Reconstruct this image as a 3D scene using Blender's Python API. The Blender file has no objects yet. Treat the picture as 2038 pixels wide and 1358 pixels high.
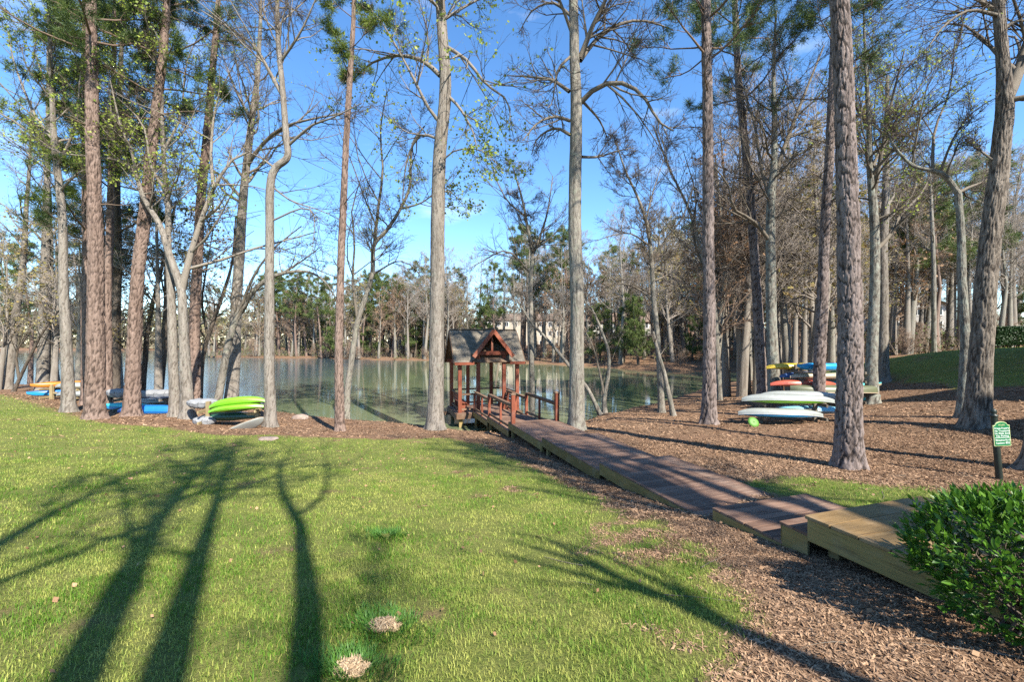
import bpy, bmesh, math, zlib
import numpy as np
from mathutils import Vector, Matrix

# ------------------------------------------------------------------ camera, sky, sun, exposure
SC = bpy.context.scene
COL = SC.collection
F, CX, CY = 850.0, 1019.0, 679.0            # focal length and centre of the photograph in its own pixels
cam_d = bpy.data.cameras.new("camera")
cam_d.sensor_width = 36.0
cam_d.lens = 36.0 * F / 2038.0
cam_d.clip_start = 0.05
cam_d.clip_end = 2000.0
cam = bpy.data.objects.new("camera", cam_d)
cam.location = (0, 0, 0)
cam.rotation_euler = (math.radians(90), 0, 0)
COL.objects.link(cam)
SC.camera = cam

SUN_AZ = math.radians(146)                  # clockwise from +Y (the view direction)
SUN_EL = math.radians(42)
SUN = Vector((math.sin(SUN_AZ) * math.cos(SUN_EL), math.cos(SUN_AZ) * math.cos(SUN_EL), math.sin(SUN_EL)))
world = bpy.data.worlds.new("World")
SC.world = world
world.use_nodes = True
wn = world.node_tree
wn.nodes.clear()
w_out = wn.nodes.new("ShaderNodeOutputWorld")
w_bg = wn.nodes.new("ShaderNodeBackground")
w_sky = wn.nodes.new("ShaderNodeTexSky")
w_sky.sky_type = 'NISHITA'
w_sky.sun_disc = False
w_sky.sun_elevation = SUN_EL
w_sky.sun_rotation = SUN_AZ
w_sky.altitude = 200
w_sky.air_density = 1.0
w_sky.dust_density = 0.0
w_sky.ozone_density = 4.0
w_bg.inputs['Strength'].default_value = 0.128
# a few thin wisps of cloud low in the sky, the same all round
w_tc = wn.nodes.new("ShaderNodeTexCoord")
w_map = wn.nodes.new("ShaderNodeMapping")
w_map.inputs['Scale'].default_value = (1.6, 1.6, 5.0)
w_no = wn.nodes.new("ShaderNodeTexNoise")
w_no.inputs['Scale'].default_value = 1.9
w_no.inputs['Detail'].default_value = 7
w_no.inputs['Roughness'].default_value = 0.6
w_rp = wn.nodes.new("ShaderNodeValToRGB")
w_rp.color_ramp.elements[0].position = 0.57
w_rp.color_ramp.elements[0].color = (0, 0, 0, 1)
w_rp.color_ramp.elements[1].position = 0.85
w_rp.color_ramp.elements[1].color = (0.5, 0.5, 0.5, 1)
w_mx = wn.nodes.new("ShaderNodeMix")
w_mx.data_type = 'RGBA'
w_mx.inputs[7].default_value = (6.0, 6.3, 6.8, 1)
wn.links.new(w_tc.outputs['Generated'], w_map.inputs['Vector'])
wn.links.new(w_map.outputs['Vector'], w_no.inputs['Vector'])
wn.links.new(w_no.outputs['Fac'], w_rp.inputs['Fac'])
wn.links.new(w_rp.outputs['Color'], w_mx.inputs[0])
w_hs = wn.nodes.new("ShaderNodeHueSaturation")
w_hs.inputs['Saturation'].default_value = 1.15
wn.links.new(w_sky.outputs['Color'], w_hs.inputs['Color'])
wn.links.new(w_hs.outputs['Color'], w_mx.inputs[6])
wn.links.new(w_mx.outputs[2], w_bg.inputs['Color'])
wn.links.new(w_bg.outputs['Background'], w_out.inputs['Surface'])

sun_d = bpy.data.lights.new("sun", 'SUN')
sun_d.energy = 5.0
sun_d.angle = math.radians(0.55)
sun_d.color = (1.0, 0.93, 0.82)
sun = bpy.data.objects.new("sun", sun_d)
sun.rotation_euler = SUN.to_track_quat('Z', 'Y').to_euler()
sun.location = (20, -30, 30)
COL.objects.link(sun)

vs = SC.view_settings
vs.view_transform = 'Standard'
vs.look = 'None'
vs.gamma = 1.0
vs.use_curve_mapping = False
vs.exposure = 1.35
SC.cycles.max_bounces = 6
SC.cycles.diffuse_bounces = 3
SC.cycles.glossy_bounces = 3
SC.cycles.transmission_bounces = 3
SC.cycles.transparent_max_bounces = 4
SC.cycles.use_denoising = False
SC.cycles.sample_clamp_indirect = 6.0

# ------------------------------------------------------------------ helpers
def P(px, py, Y):
    return np.array([(px - CX) / F * Y, Y, -(py - CY) / F * Y])

def rng_of(s):
    return np.random.default_rng(zlib.crc32(s.encode()))

def norm(a):
    return a / np.maximum(np.linalg.norm(a, axis=-1, keepdims=True), 1e-9)

class Acc:
    """collects vertices and faces of one mesh"""
    def __init__(s):
        s.v = []; s.q = []; s.t = []; s.qm = []; s.tm = []; s.c = []; s.n = 0
    def add(s, v, quads=None, tris=None, m=0, col=None):
        v = np.asarray(v, dtype=np.float32).reshape(-1, 3)
        if quads is not None and len(quads):
            q = np.asarray(quads, dtype=np.int64).reshape(-1, 4) + s.n
            s.q.append(q); s.qm.append(np.full(len(q), m))
        if tris is not None and len(tris):
            t = np.asarray(tris, dtype=np.int64).reshape(-1, 3) + s.n
            s.t.append(t); s.tm.append(np.full(len(t), m))
        s.v.append(v)
        if col is None:
            col = np.ones((len(v), 4), dtype=np.float32)
        s.c.append(np.asarray(col, dtype=np.float32).reshape(-1, 4))
        s.n += len(v)
    def mesh(s, name, mats, smooth=True, color=True):
        me = bpy.data.meshes.new(name)
        V = np.concatenate(s.v)
        q = np.concatenate(s.q) if s.q else np.zeros((0, 4), np.int64)
        t = np.concatenate(s.t) if s.t else np.zeros((0, 3), np.int64)
        me.vertices.add(len(V))
        me.vertices.foreach_set('co', V.ravel())
        idx = np.concatenate([q.ravel(), t.ravel()]).astype(np.int32)
        me.loops.add(len(idx))
        me.loops.foreach_set('vertex_index', idx)
        npoly = len(q) + len(t)
        st = np.concatenate([np.arange(len(q)) * 4, len(q) * 4 + np.arange(len(t)) * 3]).astype(np.int32)
        me.polygons.add(npoly)
        me.polygons.foreach_set('loop_start', st)
        mi = np.concatenate([np.concatenate(s.qm) if s.qm else np.zeros(0), np.concatenate(s.tm) if s.tm else np.zeros(0)]).astype(np.int32)
        for m in (mats if isinstance(mats, (list, tuple)) else [mats]):
            me.materials.append(m)
        me.polygons.foreach_set('material_index', mi)
        me.polygons.foreach_set('use_smooth', np.full(npoly, smooth))
        if color:
            ca = me.color_attributes.new('tint', 'FLOAT_COLOR', 'POINT')
            ca.data.foreach_set('color', np.concatenate(s.c).ravel())
        me.update(calc_edges=True)
        return me

def link(name, me, parent=None, label=None, cat=None, group=None, kind=None, loc=None, rot=None):
    o = bpy.data.objects.new(name, me)
    COL.objects.link(o)
    if parent is not None:
        o.parent = parent
    if loc is not None:
        o.location = loc
    if rot is not None:
        o.rotation_euler = rot
    if label: o['label'] = label
    if cat: o['category'] = cat
    if group: o['group'] = group
    if kind: o['kind'] = kind
    return o

def thing(name, label, cat, loc=(0, 0, 0), rotz=0.0, group=None):
    return link(name, None, None, label, cat, group, None, loc, (0, 0, rotz))

def copy_tree(src, parent=None):
    c = src.copy()
    COL.objects.link(c)
    c.parent = parent
    for ch in list(src.children):
        copy_tree(ch, c)
    return c

def box_faces():
    return [[0, 3, 2, 1], [4, 5, 6, 7], [0, 1, 5, 4], [1, 2, 6, 5], [2, 3, 7, 6], [3, 0, 4, 7]]

def add_box(acc, lo, hi, m=0, col=None):
    x0, y0, z0 = lo; x1, y1, z1 = hi
    v = [[x0, y0, z0], [x1, y0, z0], [x1, y1, z0], [x0, y1, z0], [x0, y0, z1], [x1, y0, z1], [x1, y1, z1], [x0, y1, z1]]
    acc.add(v, box_faces(), m=m, col=col)

def add_hexa(acc, v8, m=0):
    acc.add(v8, box_faces(), m=m)

def bar(acc, a, b, w, h, m=0, up=(0, 0, 1)):
    """a beam of w (sideways) by h (up) from a to b"""
    a = np.array(a, float); b = np.array(b, float)
    d = norm(b - a); u = np.array(up, float)
    s = norm(np.cross(d, u)); u = norm(np.cross(s, d))
    v = []
    for e in (a, b):
        for i, j in ((-1, -1), (1, -1), (1, 1), (-1, 1)):
            v.append(e + s * i * w / 2 + u * j * h / 2)
    acc.add(v, [[0, 1, 2, 3], [7, 6, 5, 4], [0, 4, 5, 1], [1, 5, 6, 2], [2, 6, 7, 3], [3, 7, 4, 0]], m=m)

def bevel_box(name, sx, sy, sz, mat, w=0.006):
    """box centred on the origin with softened edges, shared by alike pieces"""
    bm = bmesh.new()
    bmesh.ops.create_cube(bm, size=1.0)
    for v in bm.verts:
        v.co = Vector((v.co.x * sx, v.co.y * sy, v.co.z * sz))
    bmesh.ops.bevel(bm, geom=list(bm.edges), offset=w, segments=1, affect='EDGES')
    me = bpy.data.meshes.new(name)
    bm.to_mesh(me); bm.free()
    me.materials.append(mat)
    return me

def tubes(acc, Pt, R, sides, m=0, col=None):
    """N tapering tubes with S rings each: Pt (N,S,3), R (N,S)"""
    N_, S_, _ = Pt.shape
    if N_ == 0:
        return
    T = norm(np.gradient(Pt, axis=1))
    mean = norm(Pt[:, -1] - Pt[:, 0])
    ref = np.where(np.abs(mean[:, 2:3]) < 0.8, np.array([[0, 0, 1.0]]), np.array([[1.0, 0, 0]]))
    U = norm(np.cross(T, ref[:, None, :]))
    W = np.cross(T, U)
    a = np.arange(sides) / sides * 2 * math.pi
    ring = np.cos(a)[None, None, :, None] * U[:, :, None, :] + np.sin(a)[None, None, :, None] * W[:, :, None, :]
    V = Pt[:, :, None, :] + ring * R[:, :, None, None]
    n, s, k = np.meshgrid(np.arange(N_), np.arange(S_ - 1), np.arange(sides), indexing='ij')
    i0 = n * S_ * sides + s * sides + k
    i1 = n * S_ * sides + s * sides + (k + 1) % sides
    q = np.stack([i0, i1, i1 + sides, i0 + sides], -1).reshape(-1, 4)
    c = None
    if col is not None:
        c = np.repeat(np.asarray(col), S_ * sides, axis=0)
    acc.add(V.reshape(-1, 3), q, m=m, col=c)

def vnoise(x, y, z=0.0, seed=0.0):
    """cheap smooth noise about -1..1"""
    s = seed * 1.7
    return (np.sin(x * 1.00 + 1.3 * np.sin(y * 0.73 + s) + s) + np.sin(y * 1.13 + 1.7 * np.sin(x * 0.61 + 2 + s) + z)
            + 0.6 * np.sin((x + y) * 1.9 + 1.1 * np.sin((x - y) * 1.3 + s) + z * 1.3)
            + 0.4 * np.sin((x - 1.4 * y) * 3.1 + 1.4 * np.sin((x * .8 + y) * 2.3) - s + z * 2.1)) / 3.0

# ------------------------------------------------------------------ materials
class NT:
    def __init__(s, name):
        s.m = bpy.data.materials.new(name)
        s.m.use_nodes = True
        s.t = s.m.node_tree
        s.t.nodes.clear()
        s.out = s.t.nodes.new("ShaderNodeOutputMaterial")
        s.b = s.t.nodes.new("ShaderNodeBsdfPrincipled")
        s.t.links.new(s.b.outputs[0], s.out.inputs['Surface'])
    def n(s, typ, **kw):
        nd = s.t.nodes.new("ShaderNode" + typ)
        for k, v in kw.items():
            if k in nd.inputs.keys():
                if hasattr(v, 'is_linked') or isinstance(v, bpy.types.NodeSocket):
                    s.t.links.new(v, nd.inputs[k])
                else:
                    nd.inputs[k].default_value = v
            else:
                setattr(nd, k, v)
        return nd
    def l(s, a, b):
        s.t.links.new(a, b)
    def coords(s, scale=(1, 1, 1), which='Object'):
        tc = s.n("TexCoord")
        mp = s.n("Mapping")
        mp.inputs['Scale'].default_value = scale
        s.l(tc.outputs[which], mp.inputs['Vector'])
        return mp.outputs['Vector']
    def noise(s, vec, scale, detail=4, rough=0.6, dist=0.0):
        nd = s.n("TexNoise")
        s.l(vec, nd.inputs['Vector'])
        nd.inputs['Scale'].default_value = scale
        nd.inputs['Detail'].default_value = detail
        nd.inputs['Roughness'].default_value = rough
        nd.inputs['Distortion'].default_value = dist
        return nd.outputs['Fac']
    def ramp(s, fac, stops, mode='LINEAR'):
        nd = s.n("ValToRGB")
        cr = nd.color_ramp
        cr.interpolation = mode
        while len(cr.elements) < len(stops):
            cr.elements.new(0.5)
        for e, (p, c) in zip(cr.elements, stops):
            e.position = p
            e.color = (c[0], c[1], c[2], 1) if hasattr(c, '__len__') else (c, c, c, 1)
        s.l(fac, nd.inputs['Fac'])
        return nd.outputs['Color']
    def mix(s, fac, a, b, blend='MIX'):
        nd = s.n("Mix")
        nd.data_type = 'RGBA'
        nd.blend_type = blend
        for i, x in ((0, fac), (6, a), (7, b)):
            if isinstance(x, bpy.types.NodeSocket):
                s.l(x, nd.inputs[i])
            elif i == 0:
                nd.inputs[0].default_value = x
            else:
                nd.inputs[i].default_value = (x[0], x[1], x[2], 1)
        return nd.outputs[2]
    def math(s, op, a, b=None):
        nd = s.n("Math")
        nd.operation = op
        for i, x in enumerate((a, b)):
            if x is None: continue
            if isinstance(x, bpy.types.NodeSocket):
                s.l(x, nd.inputs[i])
            else:
                nd.inputs[i].default_value = x
        return nd.outputs[0]
    def attr(s, name):
        nd = s.n("Attribute")
        nd.attribute_name = name
        sp = s.n("SeparateColor")
        s.l(nd.outputs['Color'], sp.inputs[0])
        return nd.outputs['Color'], sp.outputs[0], sp.outputs[1], sp.outputs[2]
    def objrand(s):
        return s.n("ObjectInfo").outputs['Random']
    def bump(s, h, strength=0.5, dist=0.02):
        nd = s.n("Bump")
        nd.inputs['Strength'].default_value = strength
        nd.inputs['Distance'].default_value = dist
        s.l(h, nd.inputs['Height'])
        s.l(nd.outputs[0], s.b.inputs['Normal'])
    def color(s, c):
        if isinstance(c, bpy.types.NodeSocket):
            s.l(c, s.b.inputs['Base Color'])
        else:
            s.b.inputs['Base Color'].default_value = (c[0], c[1], c[2], 1)
    def set(s, rough=0.8, spec=0.3, **kw):
        s.b.inputs['Roughness'].default_value = rough
        s.b.inputs['Specular IOR Level'].default_value = spec
        for k, v in kw.items():
            s.b.inputs[k].default_value = v
        return s.m
    def translucent(s, colr, fac):
        """let some of the light through, as thin leaves do"""
        tr = s.n("BsdfTranslucent")
        if isinstance(colr, bpy.types.NodeSocket):
            s.l(colr, tr.inputs['Color'])
        else:
            tr.inputs['Color'].default_value = (*colr, 1)
        mx = s.n("MixShader")
        mx.inputs[0].default_value = fac
        s.l(s.b.outputs[0], mx.inputs[1])
        s.l(tr.outputs[0], mx.inputs[2])
        s.l(mx.outputs[0], s.out.inputs['Surface'])

M = {}
def trunk_bark(name, plate_a, plate_b, crack, lichen=None, lich=0.0, fine=30.0):
    k = NT(name)
    vec = k.coords((1, 1, 0.35))
    _, r, g, b = k.attr('tint')
    n1 = k.noise(vec, 2.2, 5, 0.65)
    n2 = k.noise(vec, fine, 5, 0.7)
    c = k.mix(k.ramp(n1, [(0.3, 0), (0.7, 1)]), plate_a, plate_b)
    c = k.mix(k.math('MULTIPLY', g, 0.45), c, [x * 1.45 for x in plate_b])
    c = k.mix(k.ramp(n2, [(0.35, 0.55), (0.6, 0)]), c, [x * 0.55 for x in plate_a])
    st = k.noise(k.coords((7, 7, 0.45)), 1.0, 5, 0.7, 0.5)
    c = k.mix(k.ramp(st, [(0.34, 0.75), (0.5, 0)]), c, [x * 0.42 for x in plate_a])
    c = k.mix(k.ramp(st, [(0.56, 0), (0.72, 0.5)]), c, [x * 1.25 for x in plate_b])
    if lichen is not None:
        n3 = k.noise(k.coords((1, 1, 0.8)), 5.0, 6, 0.7)
        c = k.mix(k.ramp(n3, [(0.6 - lich, 0), (0.78 - lich, 0.8)]), c, lichen)
    c = k.mix(k.ramp(r, [(0.10, 1), (0.70, 0)]), c, crack)
    nt_ = k.n('HueSaturation'); nt_.inputs['Value'].default_value = 0.72; k.l(c, nt_.inputs['Color']); c = nt_.outputs[0]
    k.color(c)
    k.bump(k.math('ADD', n2, k.math('MULTIPLY', r, 0.6)), 0.9, 0.025)
    M[name] = k.set(0.92, 0.15)

trunk_bark('bark_pine_red', (0.225, 0.152, 0.118), (0.32, 0.235, 0.192), (0.075, 0.052, 0.042))
trunk_bark('bark_pine_grey', (0.19, 0.145, 0.125), (0.33, 0.27, 0.245), (0.05, 0.038, 0.032))
trunk_bark('bark_pale', (0.25, 0.215, 0.175), (0.37, 0.33, 0.285), (0.12, 0.10, 0.08), (0.33, 0.335, 0.27), 0.05, 45.0)
trunk_bark('bark_grey', (0.24, 0.215, 0.175), (0.36, 0.33, 0.28), (0.10, 0.085, 0.07), (0.33, 0.35, 0.26), 0.08, 40.0)
trunk_bark('bark_oak', (0.20, 0.165, 0.13), (0.34, 0.29, 0.235), (0.06, 0.048, 0.038), (0.30, 0.31, 0.23), -0.02, 40.0)
trunk_bark('bark_lichen', (0.21, 0.185, 0.15), (0.35, 0.33, 0.28), (0.07, 0.06, 0.05), (0.40, 0.43, 0.36), 0.14, 40.0)
trunk_bark('bark_dark', (0.12, 0.095, 0.075), (0.20, 0.165, 0.13), (0.045, 0.036, 0.03), (0.22, 0.23, 0.16), -0.03, 40.0)

def branch_bark(name, a, b):
    k = NT(name)
    vec = k.coords((1, 1, 1))
    n1 = k.noise(vec, 1.5, 3)
    n2 = k.noise(vec, 40, 3)
    c = k.mix(n1, a, b)
    c = k.mix(k.ramp(n2, [(0.4, 0.6), (0.6, 0)]), c, [x * 0.5 for x in a])
    k.color(c)
    k.bump(n2, 0.5, 0.012)
    M[name] = k.set(0.9, 0.15)
branch_bark('limb_pale', (0.18, 0.155, 0.125), (0.29, 0.255, 0.21))
branch_bark('limb_grey', (0.13, 0.11, 0.085), (0.22, 0.19, 0.15))
branch_bark('limb_dark', (0.085, 0.068, 0.052), (0.16, 0.13, 0.10))
branch_bark('twig_near', (0.075, 0.06, 0.047), (0.135, 0.11, 0.085))
branch_bark('limb_pine', (0.12, 0.085, 0.06), (0.22, 0.16, 0.12))
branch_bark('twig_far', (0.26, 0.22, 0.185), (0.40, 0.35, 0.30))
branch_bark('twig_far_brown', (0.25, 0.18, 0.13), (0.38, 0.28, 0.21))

def leaf_mat(name, a, b, transl=0.35, rough=0.55, spec=0.3):
    k = NT(name)
    _, r, g, bb = k.attr('tint')
    c = k.mix(r, a, b)
    k.color(c)
    m = k.set(rough, spec)
    k.translucent(c, transl)
    M[name] = m
leaf_mat('leaf_spring', (0.17, 0.25, 0.03), (0.42, 0.48, 0.09), 0.45)
leaf_mat('leaf_bud', (0.20, 0.13, 0.06), (0.30, 0.27, 0.08), 0.3)
leaf_mat('leaf_orange', (0.24, 0.125, 0.06), (0.36, 0.22, 0.12), 0.3)
leaf_mat('needle_bright', (0.055, 0.095, 0.015), (0.19, 0.24, 0.04), 0.25)
leaf_mat('needle_dark', (0.025, 0.055, 0.014), (0.11, 0.155, 0.035), 0.25)
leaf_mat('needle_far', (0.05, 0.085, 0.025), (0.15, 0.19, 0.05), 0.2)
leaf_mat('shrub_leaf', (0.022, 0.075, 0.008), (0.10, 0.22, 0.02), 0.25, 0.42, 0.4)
leaf_mat('hedge_leaf', (0.012, 0.035, 0.010), (0.03, 0.07, 0.018), 0.15, 0.5, 0.4)
leaf_mat('grass_blade', (0.085, 0.20, 0.012), (0.44, 0.45, 0.11), 0.35, 0.6, 0.25)
leaf_mat('grass_lush', (0.035, 0.12, 0.015), (0.11, 0.24, 0.035), 0.3, 0.5, 0.3)
leaf_mat('straw', (0.30, 0.21, 0.13), (0.48, 0.38, 0.25), 0.1, 0.9, 0.1)
leaf_mat('chip', (0.08, 0.044, 0.026), (0.42, 0.275, 0.17), 0.0, 0.9, 0.1)
leaf_mat('dead_leaf', (0.16, 0.085, 0.045), (0.42, 0.26, 0.15), 0.15, 0.8, 0.2)
leaf_mat('brush', (0.13, 0.10, 0.07), (0.27, 0.215, 0.15), 0.1, 0.9, 0.1)
leaf_mat('brush_green', (0.05, 0.07, 0.025), (0.15, 0.17, 0.06), 0.1, 0.9, 0.1)
leaf_mat('wood_mass', (0.13, 0.105, 0.08), (0.20, 0.19, 0.10), 0.1, 0.9, 0.1)

def wood(name, a, b, dark, axis=0, scale=1.0, rough=0.75, spec=0.25, rnd=0.5):
    k = NT(name)
    sc = [9 * scale] * 3
    sc[axis] = 0.7 * scale
    vec = k.coords(tuple(sc))
    rr = k.objrand()
    ad = k.n("VectorMath"); ad.operation = 'ADD'
    cb = k.n("CombineXYZ")
    k.l(k.math('MULTIPLY', rr, 37.0), cb.inputs[0]); k.l(k.math('MULTIPLY', rr, 91.0), cb.inputs[1])
    k.l(vec, ad.inputs[0]); k.l(cb.outputs[0], ad.inputs[1])
    v2 = ad.outputs[0]
    n1 = k.noise(v2, 2.0, 6, 0.65, 0.4)
    n2 = k.noise(v2, 3.5, 3, 0.6)
    n3 = k.noise(k.coords((1, 1, 1)), 2.3, 5, 0.6)
    c = k.mix(k.ramp(n1, [(0.3, 0), (0.7, 1)]), a, b)
    c = k.mix(k.math('MULTIPLY', rr, rnd + .25), c, [x * 0.5 for x in a])
    c = k.mix(k.ramp(n2, [(0.3, 0.6), (0.45, 0)]), c, dark)
    c = k.mix(k.ramp(n3, [(0.5, 0), (0.75, 0.5)]), c, [0.5 * (x + y) for x, y in zip(b, (0.3, 0.27, 0.22))])
    k.color(c)
    k.bump(k.math('ADD', n1, n2), 0.35, 0.006)
    M[name] = k.set(rough, spec)
wood('deck_red', (0.15, 0.085, 0.058), (0.26, 0.165, 0.115), (0.06, 0.034, 0.024), 0)
wood('deck_tan', (0.20, 0.125, 0.05), (0.29, 0.19, 0.085), (0.08, 0.045, 0.022), 0)
wood('board_olive', (0.21, 0.15, 0.05), (0.31, 0.225, 0.085), (0.06, 0.042, 0.018), 1)
wood('red_stain', (0.19, 0.050, 0.026), (0.28, 0.088, 0.046), (0.08, 0.024, 0.015), 2)
wood('red_stain_x', (0.19, 0.050, 0.026), (0.28, 0.088, 0.046), (0.08, 0.024, 0.015), 0)
wood('rail_brown', (0.15, 0.085, 0.05), (0.23, 0.15, 0.095), (0.06, 0.035, 0.025), 1)
wood('rack_timber', (0.30, 0.225, 0.115), (0.42, 0.34, 0.19), (0.14, 0.10, 0.05), 2)
wood('rack_grey', (0.14, 0.115, 0.085), (0.22, 0.19, 0.15), (0.06, 0.05, 0.04), 2)

def plain(name, c, rough=0.5, spec=0.4, var=0.12, scale=6.0, bump=0.0, dirt=None, dirtamt=0.0):
    k = NT(name)
    n = k.noise(k.coords((1, 1, 1)), scale, 5, 0.65)
    cc = k.mix(k.ramp(n, [(0.3, 1), (0.7, 0)]), c, [x * (1 - 2 * var) for x in c])
    if dirt is not None:
        n2 = k.noise(k.coords((1, 1, 1)), scale * 0.6, 7, 0.75, 0.6)
        cc = k.mix(k.ramp(n2, [(0.5 - dirtamt, 0), (0.75 - dirtamt, 0.75)]), cc, dirt)
    k.color(cc)
    if bump:
        k.bump(k.noise(k.coords((1, 1, 1)), scale * 5, 4), bump, 0.01)
    M[name] = k.set(rough, spec)
def shingle_mat():
    k = NT('shingle')
    rr = k.objrand()
    n = k.noise(k.coords((1, 1, 1)), 60, 3)
    n2 = k.noise(k.coords((1, 1, 1)), 3, 5)
    c = k.mix(rr, (0.12, 0.104, 0.082), (0.22, 0.19, 0.15))
    c = k.mix(k.ramp(n2, [(0.45, 0), (0.7, 0.6)]), c, (0.13, 0.14, 0.09))
    c = k.mix(k.ramp(n, [(0.4, 0.5), (0.6, 0)]), c, (0.08, 0.075, 0.065))
    k.color(c); k.bump(n, 0.5, 0.004)
    M['shingle'] = k.set(0.95, 0.1)
shingle_mat()
plain('sign_green', (0.012, 0.15, 0.055), 0.35, 0.5, 0.05)
plain('sign_trim', (0.62, 0.66, 0.33), 0.5, 0.4, 0.05)
plain('sign_text', (0.75, 0.80, 0.74), 0.5, 0.4, 0.02)
plain('sign_post', (0.02, 0.028, 0.022), 0.45, 0.4, 0.2)
plain('rock', (0.36, 0.28, 0.235), 0.9, 0.2, 0.25, 5, 0.6, (0.17, 0.12, 0.09), 0.05)
plain('soil_mound', (0.32, 0.23, 0.15), 0.95, 0.1, 0.2, 30, 0.8)
plain('wall_cream', (0.42, 0.37, 0.29), 0.85, 0.2, 0.05, 0.5)
plain('wall_white', (0.46, 0.44, 0.40), 0.85, 0.2, 0.05, 0.5)
plain('wall_brick', (0.33, 0.17, 0.12), 0.9, 0.2, 0.2, 3)
plain('roof_tile', (0.22, 0.16, 0.12), 0.9, 0.15, 0.15, 1.0)
plain('roof_dark', (0.07, 0.065, 0.055), 0.9, 0.15, 0.15, 1.0)
plain('window_trim', (0.75, 0.74, 0.70), 0.6, 0.3, 0.03)
plain('window_glass', (0.03, 0.04, 0.05), 0.06, 0.6, 0.05)
plain('dark_rubber', (0.02, 0.02, 0.022), 0.6, 0.4, 0.1)
plain('metal_dark', (0.05, 0.05, 0.055), 0.4, 0.5, 0.1)

# ------------------------------------------------------------------ terrain
WATER = -4.4
CTRL = np.array([
    (0, 0, -1.82), (-6, 0, -1.92), (6, 0, -1.75), (0, -15, -1.1), (-15, -10, -1.6), (15, -10, -0.9),
    (0, 2.6, -2.13), (-3, 5, -2.45), (3.3, 5.3, -2.56), (1.98, 9.56, -3.12), (0.92, 12.8, -3.40), (-0.6, 15.4, -3.68),
    (-4, 9.5, -2.95), (-9, 9.5, -2.80), (-3.37, 18.6, -3.85), (-3, 16.4, -3.70), (-10.5, 18.6, -3.75), (-7.06, 17.6, -3.72),
    (-17.6, 18, -3.30), (-21.3, 20.5, -3.40), (-34.6, 28.9, -3.60), (-17.5, 19.7, -3.45), (-15, 19.4, -3.5), (-14, 10, -2.62), (-22, 11, -2.5), (-45, 15, -2.6),
    (5.2, 8.2, -2.70), (7.34, 9.3, -2.75), (9.4, 8.3, -2.70), (7.3, 7.08, -2.55), (5, 4, -2.3), (13, 6.5, -2.4), (5.1, 11.35, -2.95), (2.4, 15.7, -3.25),
    (7.3, 15.9, -3.10), (10.1, 15.9, -3.10), (14.7, 20.1, -3.10), (13.5, 22.1, -3.15), (14.1, 24, -3.13), (16.5, 19.6, -2.9), (24, 27.7, -2.7),
    (14.05, 12.9, -2.6), (14.9, 14.1, -2.5), (18.5, 16, -2.05), (21.5, 21, -1.95), (26, 28.5, -1.35), (30.3, 27, -0.6), (34, 30, -0.5), (36, 22, -0.5), (31, 35, -1.6),
    (12.7, 26, -3.6), (7.7, 22, -3.7), (20, 37, -3.6), (27, 44, -3.4), (38, 46, -1.8), (44, 40, -1.0), (60, 40, -0.4),
    (36, 60, -3.0), (22, 67, -3.7), (22, 92, -0.7), (8, 84, -3.9), (10, 105, -1.2), (45, 75, -0.5), (-10, 96, -4.0), (-30, 104, -4.0), (-60, 118, -4.0), (-20, 128, -3.6),
    (0, 150, -2), (100, 150, 3), (-220, 230, -3.5), (-330, 100, -3), (0, 330, -1), (-120, 300, -3), (350, 350, 8), (220, 50, 2), (-110, 25, -2.5), (-250, -60, 0), (220, -120, 1), (0, -120, 0)], float)
LAKE = np.array([(-110, 52), (-50, 42), (-32, 35.3), (-20.6, 29.7), (-16.2, 26.5), (-11.5, 24.4), (-8.1, 22.9), (-5.6, 21.9), (-3.7, 21.0), (-2.3, 19.9), (-0.5, 19.0),
                 (1.2, 19.3), (2.6, 20.3), (4.5, 24), (9.6, 29), (17.5, 39), (24.4, 45), (29, 50), (33, 55), (32, 59.4), (21, 63.4), (7.6, 79.6), (-8.5, 91), (-24.7, 96),
                 (-38, 101), (-51.6, 110), (-82, 113), (-86, 119), (-75, 128), (-55, 140), (-45, 165), (-45, 195), (-100, 212), (-190, 208), (-280, 205), (-320, 120)], float)

def tps_fit(c):
    n = len(c)
    s = 20.0
    X = c[:, :2] / s
    d2 = ((X[:, None] - X[None]) ** 2).sum(-1)
    K = np.where(d2 > 0, 0.5 * d2 * np.log(np.maximum(d2, 1e-12)), 0) + np.eye(n) * 0.003
    Q = np.hstack([np.ones((n, 1)), X])
    A = np.zeros((n + 3, n + 3))
    A[:n, :n] = K; A[:n, n:] = Q; A[n:, :n] = Q.T
    w = np.linalg.solve(A, np.concatenate([c[:, 2], np.zeros(3)]))
    return X, w, s
_TX, _TW, _TS = tps_fit(CTRL)

def tps(x, y):
    x = np.asarray(x, float) / _TS; y = np.asarray(y, float) / _TS
    r = _TW[-3] + _TW[-2] * x + _TW[-1] * y
    for (cx, cy), w in zip(_TX, _TW[:-3]):
        d2 = (x - cx) ** 2 + (y - cy) ** 2
        r = r + w * 0.5 * d2 * np.log(np.maximum(d2, 1e-12))
    return r

def poly_sd(poly, x, y):
    """distance to a polygon's edge, negative inside"""
    x = np.asarray(x, float); y = np.asarray(y, float)
    best = np.full(x.shape, 1e18); ins = np.zeros(x.shape, bool)
    n = len(poly)
    for i in range(n):
        ax, ay = poly[i]; bx, by = poly[(i + 1) % n]
        ex, ey = bx - ax, by - ay
        t = np.clip(((x - ax) * ex + (y - ay) * ey) / (ex * ex + ey * ey + 1e-12), 0, 1)
        d = (x - ax - t * ex) ** 2 + (y - ay - t * ey) ** 2
        best = np.minimum(best, d)
        c = ((ay > y) != (by > y)) & (x < (bx - ax) * (y - ay) / ((by - ay) if by != ay else 1e-12) + ax)
        ins ^= c
    return np.where(ins, -1, 1) * np.sqrt(best)

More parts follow.
